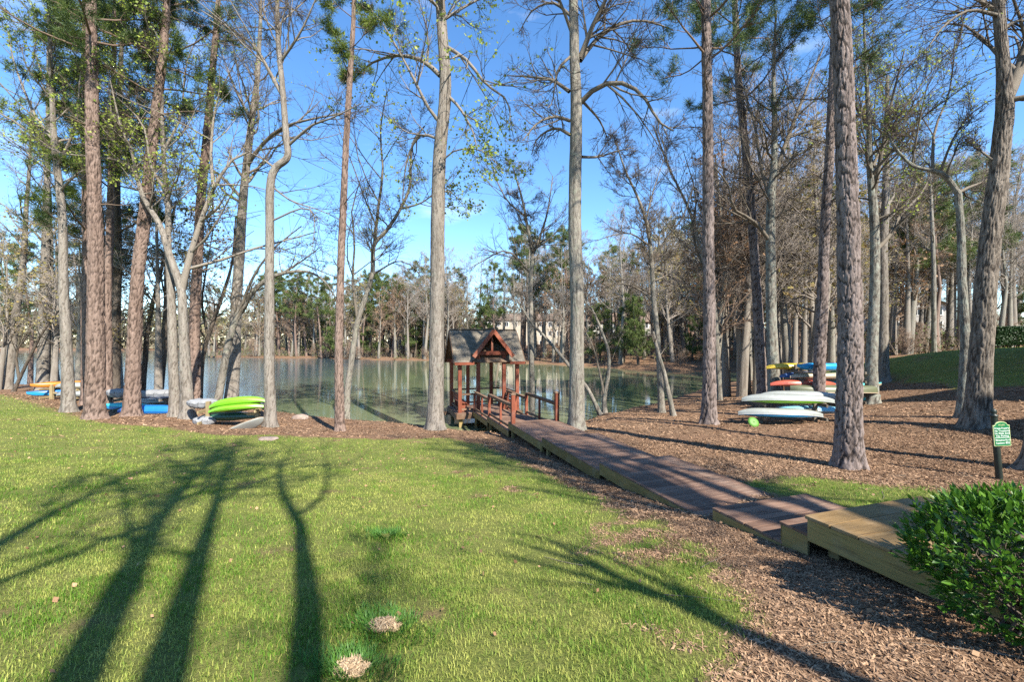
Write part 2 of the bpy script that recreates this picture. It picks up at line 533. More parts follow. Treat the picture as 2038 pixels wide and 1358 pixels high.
def tz(x, y):
    x = np.asarray(x, float); y = np.asarray(y, float)
    h = tps(x, y)
    sd = poly_sd(LAKE, x, y) + 0.35 * vnoise(x * 1.1, y * 1.1, 0, 3)
    h = np.maximum(h, WATER + 0.10 + 0.03 * np.clip(sd, 0, 10))
    lim = np.where(sd > 0, WATER + 0.02 + 0.42 * sd, np.maximum(WATER + 0.30 * sd, WATER - 2.0))
    h = np.minimum(h, lim)
    near = np.clip(1.5 - np.hypot(x, y - 8) / 40, 0, 1)
    return h + near * (0.022 * vnoise(x * 1.9, y * 1.9, 0, 1) + 0.010 * vnoise(x * 6, y * 6, 0, 2))

def tz1(x, y):
    return float(tz(np.array([x]), np.array([y]))[0])

_HY = np.concatenate([np.arange(1.2, 40, 0.03), np.arange(40, 300, 0.5)])
def ground_hit(px, py):
    """point of the ground seen at a pixel of the photograph"""
    x = (px - CX) / F * _HY; z = -(py - CY) / F * _HY
    g = tz(x, _HY)
    i = np.argmax(z < g)
    return np.array([x[i], _HY[i], g[i]])

def gh2(l):
    return [tuple(ground_hit(*p)[:2]) for p in l]
LAWNS = [np.array(gh2([(3, 786), (110, 815), (200, 843), (330, 852), (400, 864), (470, 868), (540, 866), (660, 872), (780, 876), (880, 872), (960, 886), (1080, 940), (1190, 990), (1330, 1050), (1430, 1110), (1475, 1200), (1450, 1340)]) + [(0.9, 1.5), (-2, -30), (-90, -20), (-90, 34)]),
         np.array(gh2([(1470, 962), (1600, 948), (1750, 968), (2030, 988)]) + [(13, 7.2), (14, 3.0), (6.5, 3.2), (4.9, 5.0), (4.6, 6.8)]),
         np.array([(24.5, 27.5), (23.5, 31), (27, 36), (36, 40), (70, 45), (70, 5), (30, 8), (22, 15.3), (19.5, 18.6), (21.5, 22)])]
def lawn_mask(x, y):
    r = np.zeros(np.shape(x))
    for i, p in enumerate(LAWNS):
        sd = poly_sd(p, x, y) + 0.16 * vnoise(np.asarray(x) * 4.2, np.asarray(y) * 4.2, 0, 5 + i) + 0.10 * vnoise(np.asarray(x) * 13, np.asarray(y) * 13, 0, 6)
        r = np.maximum(r, np.clip(0.5 - sd / 0.30, 0, 1))
    # worn patches beside the ramp and here and there
    x = np.asarray(x); y = np.asarray(y)
    w = np.exp(-(((x - 1.55) / 0.75) ** 2 + ((y - 5.6) / 1.6) ** 2)) * 0.85
    worn = np.clip((vnoise(x * 2.3, y * 2.3, 0, 9) + 0.5 * vnoise(x * 7, y * 7, 0, 4)) * 0.9 - 0.55 + w * 1.15, 0, 1) * 1.6
    return np.clip(r - worn, 0, 1)

def make_ground():
    def axis(lo, hi, fine0, fine1, step, grow):
        a = list(np.arange(fine0, fine1, step))
        s = step; v = a[-1]
        while v < hi:
            s *= grow; v += s; a.append(v)
        s = step; v = a[0]; b = []
        while v > lo:
            s *= grow; v -= s; b.append(v)
        return np.array(b[::-1] + a)
    xs = axis(-420, 420, -12, 16, 0.18, 1.075)
    ys = axis(-150, 520, 1.6, 22, 0.16, 1.075)
    Xg, Yg = np.meshgrid(xs, ys)
    Z = tz(Xg, Yg)
    lm = lawn_mask(Xg, Yg)
    sd = poly_sd(LAKE, Xg, Yg)
    nx, ny = len(xs), len(ys)
    i = (np.arange(ny - 1)[:, None] * nx + np.arange(nx - 1)[None]).ravel()
    q = np.stack([i, i + 1, i + nx + 1, i + nx], -1)
    col = np.stack([lm.ravel(), np.clip(sd.ravel() / 4, 0, 1), np.zeros(nx * ny), np.ones(nx * ny)], -1)
    acc = Acc()
    acc.add(np.stack([Xg.ravel(), Yg.ravel(), Z.ravel()], -1), q, col=col)
    k = NT('ground_soil')
    vec = k.coords((1, 1, 1))
    _, lawn, shore, _b = k.attr('tint')
    a = k.noise(vec, 0.8, 6, 0.65); b = k.noise(vec, 9, 6, 0.75); c = k.noise(vec, 45, 5, 0.8)
    mulch = k.mix(k.ramp(b, [(0.3, 0), (0.7, 1)]), (0.16, 0.098, 0.058), (0.29, 0.185, 0.112))
    mulch = k.mix(k.ramp(c, [(0.42, 0.75), (0.58, 0)]), mulch, (0.06, 0.035, 0.024))
    mulch = k.mix(k.ramp(c, [(0.6, 0), (0.72, 0.7)]), mulch, (0.38, 0.26, 0.18))
    mulch = k.mix(k.ramp(a, [(0.45, 0), (0.75, 0.55)]), mulch, (0.30, 0.17, 0.105))
    mulch = k.mix(k.ramp(shore, [(0.0, 0.6), (0.25, 0)]), mulch, (0.20, 0.105, 0.055))
    gr = k.mix(k.ramp(b, [(0.35, 0), (0.65, 1)]), (0.09, 0.135, 0.022), (0.21, 0.225, 0.06))
    gr = k.mix(k.ramp(a, [(0.4, 0), (0.7, 0.6)]), gr, (0.29, 0.26, 0.09))
    gr = k.mix(k.ramp(c, [(0.42, 0.6), (0.55, 0)]), gr, (0.06, 0.075, 0.018))
    k.color(k.mix(lawn, mulch, gr))
    k.bump(k.math('ADD', b, c), 0.9, 0.03)
    M['ground_soil'] = k.set(0.95, 0.1)
    link('ground', acc.mesh('ground', M['ground_soil']), label='sloping lawn and brown mulch ground running down to the lake', kind='structure')
make_ground()

def make_lake():
    k = NT('lake_water')
    vec = k.coords((1, 1, 1))
    sx = k.n("SeparateXYZ"); k.l(vec, sx.inputs[0])
    # the open lake to the left catches the wind and has the sky's blue reflection put into its colour; the cove at right is green and still
    open_ = k.n("MapRange"); open_.interpolation_type = 'SMOOTHSTEP'
    k.l(k.math('ADD', sx.outputs[0], k.math('MULTIPLY', k.noise(k.coords((0.05, 0.08, 1)), 1.0, 3), 14.0)), open_.inputs[0])
    open_.inputs[1].default_value = -4.0; open_.inputs[2].default_value = -26.0; open_.inputs[3].default_value = 0.0; open_.inputs[4].default_value = 1.0
    r1 = k.noise(k.coords((1.0, 2.2, 1)), 1.6, 4, 0.6, 0.3)
    r2 = k.noise(k.coords((1.0, 1.8, 1)), 7.0, 3, 0.6)
    murk = k.noise(vec, 0.06, 4, 0.6)
    green = k.mix(murk, (0.10, 0.122, 0.066), (0.155, 0.178, 0.095))
    k.color(k.mix(open_.outputs[0], green, (0.045, 0.08, 0.095)))
    h = k.math('MULTIPLY', k.math('ADD', r1, k.math('MULTIPLY', r2, 0.35)), k.math('ADD', k.math('MULTIPLY', open_.outputs[0], 1.3), 0.18))
    k.bump(h, 0.20, 0.05)
    M['lake_water'] = k.set(0.02, 0.5, IOR=1.333)
    acc = Acc()
    acc.add([(-420, 17, WATER), (60, 17, WATER), (60, 260, WATER), (-420, 260, WATER)], [[0, 1, 2, 3]])
    link('lake', acc.mesh('lake', M['lake_water'], smooth=False), label='calm green and blue lake between the lawn and the far woods', kind='structure')
make_lake()
# ------------------------------------------------------------------ trees
def worley(u, v, nu, seed):
    """u wraps every nu cells; returns F2-F1 and a random number for the nearest cell"""
    cu = np.floor(u).astype(np.int64); cv = np.floor(v).astype(np.int64)
    f1 = np.full(u.shape, 9.0); f2 = np.full(u.shape, 9.0); idr = np.zeros(u.shape)
    def h(a, b, s):
        x = np.sin(a * 127.1 + b * 311.7 + s * 74.7 + seed * 13.3) * 43758.5453
        return x - np.floor(x)
    for du in (-1, 0, 1):
        for dv in (-1, 0, 1):
            a = cu + du; b = cv + dv
            aw = np.mod(a, nu)
            px = a + 0.5 + 0.8 * (h(aw, b, 1) - 0.5); py = b + 0.5 + 0.8 * (h(aw, b, 2) - 0.5)
            d = np.hypot(px - u, py - v)
            nr = d < f1
            f2 = np.where(nr, f1, np.minimum(f2, d))
            idr = np.where(nr, h(aw, b, 3), idr)
            f1 = np.where(nr, d, f1)
    return f2 - f1, idr

def smooth_path(p, n, rounds=2):
    """Catmull-Rom through the points, n samples evenly along it"""
    p = np.asarray(p, float)
    if len(p) == 2:
        t = np.linspace(0, 1, n)[:, None]
        return p[0] * (1 - t) + p[1] * t
    q = np.vstack([2 * p[0] - p[1], p, 2 * p[-1] - p[-2]])
    out = []
    for i in range(len(p) - 1):
        a, b, c, d = q[i], q[i + 1], q[i + 2], q[i + 3]
        t = np.linspace(0, 1, 12, endpoint=False)[:, None]
        out.append(0.5 * ((2 * b) + (c - a) * t + (2 * a - 5 * b + 4 * c - d) * t ** 2 + (-a + 3 * b - 3 * c + d) * t ** 3))
    out.append(p[-1:])
    o = np.vstack(out)
    s = np.concatenate([[0], np.cumsum(np.linalg.norm(np.diff(o[:, :3], axis=0), axis=1))])
    u = np.linspace(0, s[-1], n)
    return np.stack([np.interp(u, s, o[:, k]) for k in range(o.shape[1])], -1)

BARK_LIMB = dict(bark_pine_red='limb_pine', bark_pine_grey='limb_pine', bark_pale='limb_pale', bark_grey='limb_grey', bark_oak='limb_grey', bark_lichen='limb_grey', bark_dark='limb_dark')

def trunk_mesh(spine, bark, rng, K=40, ring=0.07, flare=0.55, detail=True, hmax=None):
    """spine (n,4): x, y, z, radius"""
    length = np.linalg.norm(np.diff(spine[:, :3], axis=0), axis=1).sum()
    if hmax:
        nlow = int(min(length, hmax) / ring)
    n = max(8, int(length / ring))
    s = smooth_path(spine, n)
    up = (s[:, 2] > 0.82 * np.maximum(s[:, 1], 0) + 1.0) | (s[:, 1] < 1)
    keepr = ~up | (np.arange(n) % 6 == 0) | (np.arange(n) == n - 1)
    s = s[keepr]; n = len(s)
    pts, R = s[:, :3], np.maximum(s[:, 3], 0.006)
    h = np.concatenate([[0], np.cumsum(np.linalg.norm(np.diff(pts, axis=0), axis=1))])
    wob = 0.02
    pts = pts.copy()
    pts[:, 0] += wob * vnoise(h * 0.9, h * 0 + rng.uniform(0, 9)) * np.clip(h, 0, 1)
    pts[:, 1] += wob * vnoise(h * 0.8, h * 0 + rng.uniform(0, 9)) * np.clip(h, 0, 1)
    T = norm(np.gradient(pts, axis=0))
    U = norm(np.cross(T, np.array([[0.0, 1.0, 0.0]])))
    W = np.cross(T, U)
    th = np.arange(K) / K * 2 * math.pi
    TH, H = np.meshgrid(th, h)
    Rg = R[:, None] * np.ones_like(TH)
    ph = rng.uniform(0, 6.3, 4)
    lob = 0.5 + 0.5 * np.cos(TH * 4 + ph[0] + 0.7 * np.sin(TH * 2 + ph[1]))
    fl = np.exp(-H / 0.22) * flare * (0.45 + 0.9 * lob) + 0.14 * np.exp(-H / 0.8)
    lump = 0.05 * vnoise(TH * 0 + 2.2 * np.cos(TH) + ph[2], 2.2 * np.sin(TH) + H * 0.9, 0, ph[3])
    r0 = R[0] if R[0] > 0 else 0.2
    crack = np.ones_like(TH); tint = np.full_like(TH, 0.4)
    seed = rng.uniform(0, 50)
    if detail:
        per = 2 * math.pi * np.median(R)
        if 'pine' in bark:
            nu = max(7, int(per / 0.085)); cv = 0.42
            wx = np.cos(TH); wy = np.sin(TH)
            wu = 0.60 * vnoise(wx * 4 + H * 3.1, wy * 4 - H * 2.3, 0, seed) + 0.34 * vnoise(wx * 9 - H * 9, wy * 9 + H * 8, 0, seed + 1)
            wv = 0.40 * vnoise(wx * 3 + H * 1.7, wy * 3 + H * 2.1, 0, seed + 2)
            u = TH / (2 * math.pi) * nu + wu
            e, idr = worley(u, H / cv + wv, nu, seed)
            e2, id2 = worley(u * 2, H / cv * 2.3 + wv * 3, nu * 2, seed + 7)
            gate = np.clip(0.5 + 0.8 * vnoise(wx * 2 + H * 0.8, wy * 2 - H * 0.6, 0, seed + 3), 0, 1)
            crack = np.clip(e / (0.14 + 0.26 * gate), 0, 1) * np.clip(0.55 + e2 / 0.35, 0, 1)
            tint = 0.65 * idr + 0.35 * id2
            disp = 0.032 * (np.clip(crack, 0, 1) ** 0.7 - 1) + 0.010 * (idr - 0.5) * crack + 0.006 * (id2 - .5)
        else:
            oak = bark == 'bark_oak'
            nu = max(9, int(per / (0.05 if oak else 0.042))); cv = 0.80
            wx = np.cos(TH); wy = np.sin(TH)
            wu = 0.7 * vnoise(wx * 3 + H * 2.6, wy * 3 - H * 1.9, 0, seed) + 0.35 * vnoise(wx * 8 + H * 8, wy * 8 - H * 7, 0, seed + 2)
            e, idr = worley(TH / (2 * math.pi) * nu + wu, H / cv + 0.5 * vnoise(wx * 5, wy * 5, 0, seed), nu, seed)
            crack = np.clip(e / (0.40 if oak else 0.30), 0, 1)
            if not oak: crack = 0.15 + 0.85 * crack
            tint = idr * 0.5
            dep = 0.022 if bark == 'bark_oak' else 0.009
            disp = dep * (crack ** 0.8 - 1) + 0.004 * (idr - 0.5)
        disp = disp * np.clip(Rg / 0.2, 0.25, 1.3)
    else:
        disp = 0
    RR = Rg * (1 + fl + lump) + disp
    V = pts[:, None, :] + RR[:, :, None] * (np.cos(TH)[:, :, None] * U[:, None, :] + np.sin(TH)[:, :, None] * W[:, None, :])
    i, k = np.meshgrid(np.arange(n - 1), np.arange(K), indexing='ij')
    a = i * K + k; b = i * K + (k + 1) % K
    q = np.stack([a, b, b + K, a + K], -1).reshape(-1, 4)
    col = np.stack([crack.ravel(), tint.ravel(), np.zeros(n * K), np.ones(n * K)], -1)
    acc = Acc()
    acc.add(V.reshape(-1, 3), q, col=col)
    return acc, pts, R, h

def spikes(acc, Pt, R, m=0):
    """fine twigs: three-sided points from Pt[:,0] to Pt[:,-1]"""
    n = len(Pt)
    if n == 0: return
    a, b = Pt[:, 0], Pt[:, -1]
    T = norm(b - a)
    ref = np.where(np.abs(T[:, 2:3]) < 0.8, np.array([[0, 0, 1.0]]), np.array([[1.0, 0, 0]]))
    U = norm(np.cross(T, ref)); W = np.cross(T, U)
    r = (R[:, 0] * 1.15)[:, None]
    V = np.stack([a + U * r, a + (-.5 * U + .866 * W) * r, a + (-.5 * U - .866 * W) * r, b], 1)
    i = np.arange(n)[:, None] * 4
    t = np.concatenate([i + np.array([[0, 1, 3]]), i + np.array([[1, 2, 3]]), i + np.array([[2, 0, 3]])])
    acc.add(V.reshape(-1, 3), tris=t, m=m)

def grow(rng, p0, d0, L, r0, S_, wander, up, tip=0.3):
    N_ = len(p0)
    pts = np.zeros((N_, S_ + 1, 3)); pts[:, 0] = p0
    d = norm(d0)
    st = (L / S_)[:, None]
    for s in range(S_):
        d = norm(d + rng.normal(0, wander, (N_, 3)) + np.array([0, 0, up]))
        pts[:, s + 1] = pts[:, s] + d * st
    R = r0[:, None] * (1 - (1 - tip) * np.linspace(0, 1, S_ + 1)[None] ** 0.9)
    return pts, R

def spawn(rng, pts, R, k, t0, t1, alo, ahi, lf, flat=0.0):
    N_, S_, _ = pts.shape
    L = np.linalg.norm(np.diff(pts, axis=1), axis=2).sum(1)
    t = rng.uniform(t0, t1, (N_, k))
    f = t * (S_ - 1)
    i = np.minimum(f.astype(int), S_ - 2); fr = (f - i)[..., None]
    n = np.arange(N_)[:, None]
    p = pts[n, i] * (1 - fr) + pts[n, i + 1] * fr
    T = norm(pts[n, i + 1] - pts[n, i])
    rad = R[n, i] * (1 - fr[..., 0]) + R[n, i + 1] * fr[..., 0]
    rv = rng.normal(0, 1, T.shape)
    rv[..., 2] *= (1 - flat)
    perp = norm(rv - (rv * T).sum(-1, keepdims=True) * T)
    a = np.radians(rng.uniform(alo, ahi, t.shape))[..., None]
    d = np.cos(a) * T + np.sin(a) * perp
    Lc = L[:, None] * lf * (1.15 - 0.75 * t) * rng.uniform(0.6, 1.3, t.shape)
    return p.reshape(-1, 3), d.reshape(-1, 3), Lc.ravel(), rad.ravel()

def leaf_quads(acc, rng, pos, size, m, spread=0.0, shade=None, long=1.3):
    n = len(pos)
    if n == 0: return
    pos = pos + rng.normal(0, 1, pos.shape) * spread
    a = norm(rng.normal(0, 1, (n, 3))); b = norm(np.cross(a, rng.normal(0, 1, (n, 3))))
    s = (size * rng.uniform(0.6, 1.4, n))[:, None]
    V = np.stack([pos - a * s * long * .5, pos + b * s * .5, pos + a * s * long * .5, pos - b * s * .5], 1)
    q = np.arange(n * 4).reshape(n, 4)
    c = rng.uniform(0, 1, n) if shade is None else shade
    col = np.repeat(np.stack([c, c, c, np.ones(n)], -1), 4, axis=0)
    acc.add(V.reshape(-1, 3), q, m=m, col=col)

def needles(acc, rng, pos, dirs, size, width, per, m, shade=None):
    n = len(pos)
    if n == 0: return
    d = norm(norm(dirs)[:, None, :] * 0.55 + norm(rng.normal(0, 1, (n, per, 3))) * 0.9)
    L = size * rng.uniform(0.6, 1.25, (n, per, 1))
    base = pos[:, None, :] + rng.normal(0, size * 0.22, (n, per, 3))
    sd = norm(np.cross(d, rng.normal(0, 1, (n, per, 3)))) * width / 2
    V = np.stack([base - sd, base + sd, base + d * L], 2)
    t = np.arange(n * per * 3).reshape(-1, 3)
    c = (rng.uniform(0, 1, n) if shade is None else shade)[:, None] * np.ones((n, per)) + rng.uniform(-.15, .15, (n, per))
    c = np.clip(c, 0, 1).ravel()
    col = np.repeat(np.stack([c, c, c, np.ones_like(c)], -1), 3, axis=0)
    acc.add(V.reshape(-1, 3), tris=t, m=m, col=col)

def auto_limbs(rng, pts, R, h, n, f0, f1, L, ang, r, S_=8, wander=0.16, up=0.06, az=None, lmin=0.35):
    f = np.sort(rng.uniform(f0, f1, n)) * h[-1]
    p = np.stack([np.interp(f, h, pts[:, k]) for k in range(3)], -1)
    rr = np.interp(f, h, R)
    a = np.radians(rng.uniform(ang[0], ang[1], n))
    z = np.arange(n) * 2.4 + rng.uniform(0, 6.3) + rng.normal(0, 0.5, n) if az is None else rng.uniform(az[0], az[1], n)
    d = np.stack([np.sin(a) * np.cos(z), np.sin(a) * np.sin(z), np.cos(a)], -1)
    Ls = rng.uniform(L[0], L[1], n) * (1 - (1 - lmin) * (f / h[-1] - f0) / max(f1 - f0, 1e-3) * 0.6)
    return grow(rng, p, d, Ls, np.minimum(rr * r, 0.11) * rng.uniform(0.6, 1.1, n), S_, wander, up, 0.25)

def tree(name, label, spine, bark, limbs=(), auto=None, kids=(8, 6, 4), cat='tree', group=None, leaves=None, pine=None, K=34, ring=0.08,
         flare=0.55, detail=True, thick=1.9, tsides=3, seed=None, tw=None):
    rng = rng_of(seed or label)
    spine = np.array(spine, float)
    base = spine[0, :3].copy()
    acc, pts, R, h = trunk_mesh(spine, bark, rng, K, ring, flare, detail)
    root = thing(name, label, cat, tuple(base), 0, group)
    off = np.concatenate([base])
    acc.v = [v - off.astype(np.float32) for v in acc.v]
    link('trunk', acc.mesh('trunk', M[bark]), root)
    lm = M[BARK_LIMB[bark]]
    br = Acc(); fo = Acc()
    twig_pts = []
    sets = []
    for lp, r0 in limbs:
        q = smooth_path(np.asarray(lp, float), 9)
        sets.append((q[None], (r0 * (1 - 0.75 * np.linspace(0, 1, 9)))[None]))
    for a in (auto or []):
        q, rr = auto_limbs(rng, pts, R, h, **a)
        sets.append((q, rr))
    for q, rr in sets:
        tubes(br, q - off, rr, 7 if rr[:, 0].max() > 0.05 else 5)
        k1, k2, k3 = kids
        p, d, L, r = spawn(rng, q, rr, k1, 0.12, 1.0, 22, 58, 0.62)
        q1, r1 = grow(rng, p, d, np.maximum(L, 0.35), np.maximum(r * 0.55, 0.0065 * thick), 4, 0.15, 0.06)
        tubes(br, q1 - off, r1, 4, m=1 if r1.max() < .03 else 0)
        p, d, L, r = spawn(rng, q1, r1, k2, 0.1, 1.0, 22, 60, 0.60)
        q2, r2 = grow(rng, p, d, np.maximum(L, 0.22), np.maximum(r * 0.55, 0.0040 * thick), 2, 0.16, 0.07, 0.4)
        tubes(br, q2 - off, r2, tsides, m=1)
        if k3:
            p, d, L, r = spawn(rng, q2, r2, k3, 0.1, 1.0, 20, 60, 0.75)
            q3, r3 = grow(rng, p, d, np.maximum(L, 0.22), np.maximum(r * 0.6, 0.0028 * thick), 1, 0.25, 0.04, 0.4)
            spikes(br, q3 - off, r3, m=1)
            twig_pts.append(q3[:, 1:].reshape(-1, 3))
        twig_pts.append(q2[:, 1:].reshape(-1, 3))
    if leaves and twig_pts:
        tp = np.concatenate(twig_pts)
        pk = tp[rng.integers(0, len(tp), leaves['n'])]
        leaf_quads(fo, rng, pk - off, leaves['size'], 0, leaves.get('spread', 0.04))
        fmat = M[leaves['mat']]
    if pine:
        pr = pine
        q, rr = auto_limbs(rng, pts, R, h, pr['n'], pr['f0'], pr.get('f1', 0.99), pr['L'], pr.get('ang', (65, 95)), pr.get('r', 0.3), 7, 0.10, pr.get('up', 0.05), pr.get('az'), 0.25)
        tubes(br, q - off, rr, 5)
        p, d, L, r = spawn(rng, q, rr, pr.get('k1', 8), 0.3, 1.0, 30, 70, 0.38, 0.6)
        q1, r1 = grow(rng, p, d, np.maximum(L, 0.3), np.maximum(r * 0.5, 0.008 * thick), 4, 0.15, 0.08)
        tubes(br, q1 - off, r1, 3)
        k2 = pr.get('k2', 5)
        p, d, L, r = spawn(rng, q1, r1, k2, 0.25, 1.0, 15, 60, 0.5, 0.3)
        tip = p + norm(d) * np.maximum(L, 0.1)[:, None] * 0.6
        needles(fo, rng, tip - off, d + np.array([0, 0, .5]), pr.get('size', 0.2), pr.get('width', 0.014), pr.get('per', 10), 0)
        fmat = M[pr['mat']]
    if br.n:
        link('branches', br.mesh('branches', [lm, M['twig_near'] if tw is None else M[tw]]), root, kind='stuff')
    if fo.n:
        link('foliage', fo.mesh('foliage', fmat, smooth=False), root, kind='stuff')
    return root

def sp(Y, pts, lean=0.0):
    """trunk line from (px, py, width in px) at distance Y; foot is set on the ground"""
    o = []
    for i, (px, py, w) in enumerate(pts):
        y = Y + lean * (pts[0][1] - py) / 600.0
        p = P(px, py, y)
        if i == 0:
            p[2] = tz1(p[0], p[1]) - 0.12
        o.append((*p, 0.88 * w / F * y / 2))
    return np.array(o)

def lb(Y, pts, w, dY=0.0):
    n = len(pts)
    return np.array([P(px, py, Y + dY * i / max(n - 1, 1)) for i, (px, py) in enumerate(pts)]), w / F * Y / 2

A_BARE = lambda n=12, f0=.4, f1=.98, L=(2.2, 4.5), ang=(30, 75), r=.45, **k: dict(n=int(n * (1.7 if n >= 8 else 1.0)), f0=f0, f1=f1, L=L, ang=ang, r=r, **k)
SPRING = lambda n, s=0.07: dict(n=n, size=s, mat='leaf_spring', spread=0.05)
BUDS = lambda n, s=0.045: dict(n=n, size=s, mat='leaf_bud', spread=0.03)

# ---- left of the gazebo
tree('maple_tree', 'pale leaning trunk at the left edge of the shore', sp(33, [(14, 773, 17), (30, 640, 14), (46, 520, 11), (52, 420, 8), (60, 300, 5), (62, 200, 3)]), 'bark_pale',
     auto=[A_BARE(10, .35)], kids=(6, 5, 3), K=20, ring=.14, leaves=BUDS(500))
tree('sapling', 'thin dark sapling leaning right at the far left shore', sp(31, [(26, 783, 7), (52, 725, 6), (80, 670, 5), (112, 625, 3), (150, 590, 2)]), 'bark_dark',
     limbs=[lb(31, [(38, 755), (33, 700), (60, 660), (75, 600)], 5)], auto=[A_BARE(6, .4, L=(1, 2.2))], kids=(4, 4, 3), K=12, ring=.15)
tree('poplar_tree', 'stout pale trunk beside a thin dark stem at the left shore', sp(33, [(84, 776, 22), (88, 640, 19), (90, 520, 15), (92, 420, 12), (95, 300, 9), (96, 100, 5)]), 'bark_pale',
     auto=[A_BARE(12, .4)], kids=(6, 5, 3), K=22, ring=.14, leaves=SPRING(500))
tree('slim_tree', 'thin brown stem just right of the stout pale left shore trunk', sp(33.5, [(101, 776, 9), (100, 640, 8), (103, 500, 6), (100, 380, 3)]), 'bark_grey', auto=[A_BARE(7, .45)], kids=(4, 4, 3), K=14, ring=.2)
tree('maple_tree', 'whitish slender trunk on the lawn edge left of the big red pine', sp(20.5, [(137, 821, 24), (133, 700, 20), (126, 560, 17), (124, 440, 15), (113, 320, 13), (106, 240, 10), (100, 120, 8), (96, -60, 5)]), 'bark_pale',
     limbs=[lb(20.5, [(108, 280), (70, 230), (30, 130), (15, 60)], 6, 1), lb(20.5, [(115, 330), (150, 250), (160, 150), (175, 60)], 5, -1)], auto=[A_BARE(12, .5)], leaves=SPRING(4200, .08), K=28)
tree('pine_tree', 'thick reddish scaly pine trunk in front on the left', sp(18, [(189, 836, 36), (190, 700, 33), (191, 560, 30), (188, 420, 27), (185, 250, 24), (181, 60, 20), (178, -150, 15), (176, -330, 6)]), 'bark_pine_red',
     pine=dict(n=26, f0=.62, L=(2.2, 4.2), mat='needle_dark', size=.30, width=.022, per=12, k1=11, k2=8), auto=[A_BARE(5, .35, .6, (.5, 1.6), (60, 95), .2)], kids=(3, 3, 0), K=48)
tree('pine_tree', 'red brown pine half hidden behind the thick left pine', sp(24, [(172, 800, 19), (171, 650, 18), (172, 480, 16), (170, 300, 13), (168, 80, 9), (166, -60, 4)]), 'bark_pine_red',
     pine=dict(n=34, f0=.36, L=(2.6, 5.0), mat='needle_bright', size=.32, width=.024, per=12, k1=12, k2=9), K=24, ring=.1)
tree('pine_tree', 'slim red pine just right of the thick left pine', sp(22, [(214, 812, 18), (213, 650, 17), (217, 500, 15), (221, 350, 12), (226, 150, 9), (228, -80, 4)]), 'bark_pine_red',
     pine=dict(n=28, f0=.5, L=(2.2, 4.4), mat='needle_dark', size=.30, width=.022, per=12, k1=11, k2=8), K=24, ring=.1)
tree('pine_tree', 'dark shaded pine trunk behind the slim red pine', sp(28, [(227, 800, 20), (231, 640, 18), (233, 480, 16), (232, 320, 13), (240, 150, 9), (244, 0, 4)]), 'bark_dark',
     pine=dict(n=30, f0=.25, L=(3.0, 6.0), mat='needle_dark', size=.34, width=.026, per=12, k1=12, k2=9, ang=(75, 105)), K=24, ring=.12)
tree('pine_tree', 'reddish pine leaning right above the blue kayaks', sp(19.7, [(262, 830, 31), (266, 700, 28), (276, 540, 25), (290, 400, 23), (305, 270, 20), (322, 130, 17), (333, 0, 14), (345, -150, 7)]), 'bark_pine_red',
     pine=dict(n=26, f0=.6, L=(2.2, 4.6), mat='needle_dark', size=.30, width=.022, per=12, k1=11, k2=8), auto=[A_BARE(5, .35, .6, (.5, 1.4), (60, 95), .2)], kids=(3, 3, 0), K=40)
tree('shore_tree', 'dark mossy trunk bending over the water right of the leaning pine', sp(30, [(282, 778, 11), (290, 700, 10), (297, 640, 9), (312, 570, 8), (335, 480, 6), (350, 400, 4)]), 'bark_dark', auto=[A_BARE(8, .4)], kids=(5, 4, 3), K=16, ring=.16)
tree('shore_tree', 'dark shaded trunk standing at the water behind the grey tarp', sp(30, [(316, 779, 15), (325, 700, 13), (331, 620, 12), (332, 520, 9), (340, 400, 6)]), 'bark_dark', auto=[A_BARE(8, .45)], kids=(5, 4, 3), K=16, ring=.16)
tree('twin_tree', 'pale straight stem of the pair growing close together left of the red pine', sp(19.8, [(349, 832, 22), (344, 700, 19), (342, 600, 16), (336, 500, 13), (334, 420, 11), (326, 320, 9), (322, 180, 7), (318, 20, 4)]), 'bark_pale',
     limbs=[lb(19.8, [(330, 380), (300, 330), (285, 250), (230, 190)], 6, -1), lb(19.8, [(325, 300), (360, 230), (370, 130), (400, 60)], 5, 1)], auto=[A_BARE(10, .5)], leaves=SPRING(3600, .075), K=28)
tree('twin_tree', 'pale forked stem of the close pair with long limbs arching both ways', sp(19.3, [(374, 836, 27), (368, 720, 22), (365, 640, 19), (360, 575, 17), (336, 505, 14), (318, 450, 12), (286, 395, 10), (268, 345, 8), (235, 320, 6), (180, 312, 4), (110, 300, 3), (40, 262, 2)]), 'bark_pale',
     limbs=[lb(19.3, [(361, 580), (378, 510), (400, 440), (425, 375), (460, 320), (500, 300)], 14, 1.0), lb(19.3, [(400, 440), (432, 415), (450, 385)], 7, -.5), lb(19.3, [(425, 375), (420, 300), (432, 200), (470, 120)], 7, 1),
            lb(19.3, [(270, 345), (262, 300), (240, 250), (215, 140)], 6, -1)], auto=[A_BARE(8, .55, .97, (1.5, 3.2), (20, 70))], leaves=SPRING(3000, .07), K=28)
tree('pine_tree', 'red brown pine with rough stubs leaning right behind the pale pair', sp(24.5, [(386, 806, 25), (387, 700, 23), (391, 560, 21), (398, 430, 19), (409, 300, 17), (421, 170, 14), (432, 30, 11), (440, -80, 6)]), 'bark_pine_red',
     pine=dict(n=18, f0=.72, L=(1.8, 3.4), mat='needle_dark', size=.25, k1=7, k2=5), auto=[A_BARE(12, .25, .7, (.6, 2.0), (60, 100), .2)], kids=(4, 3, 2), K=32, ring=.08)
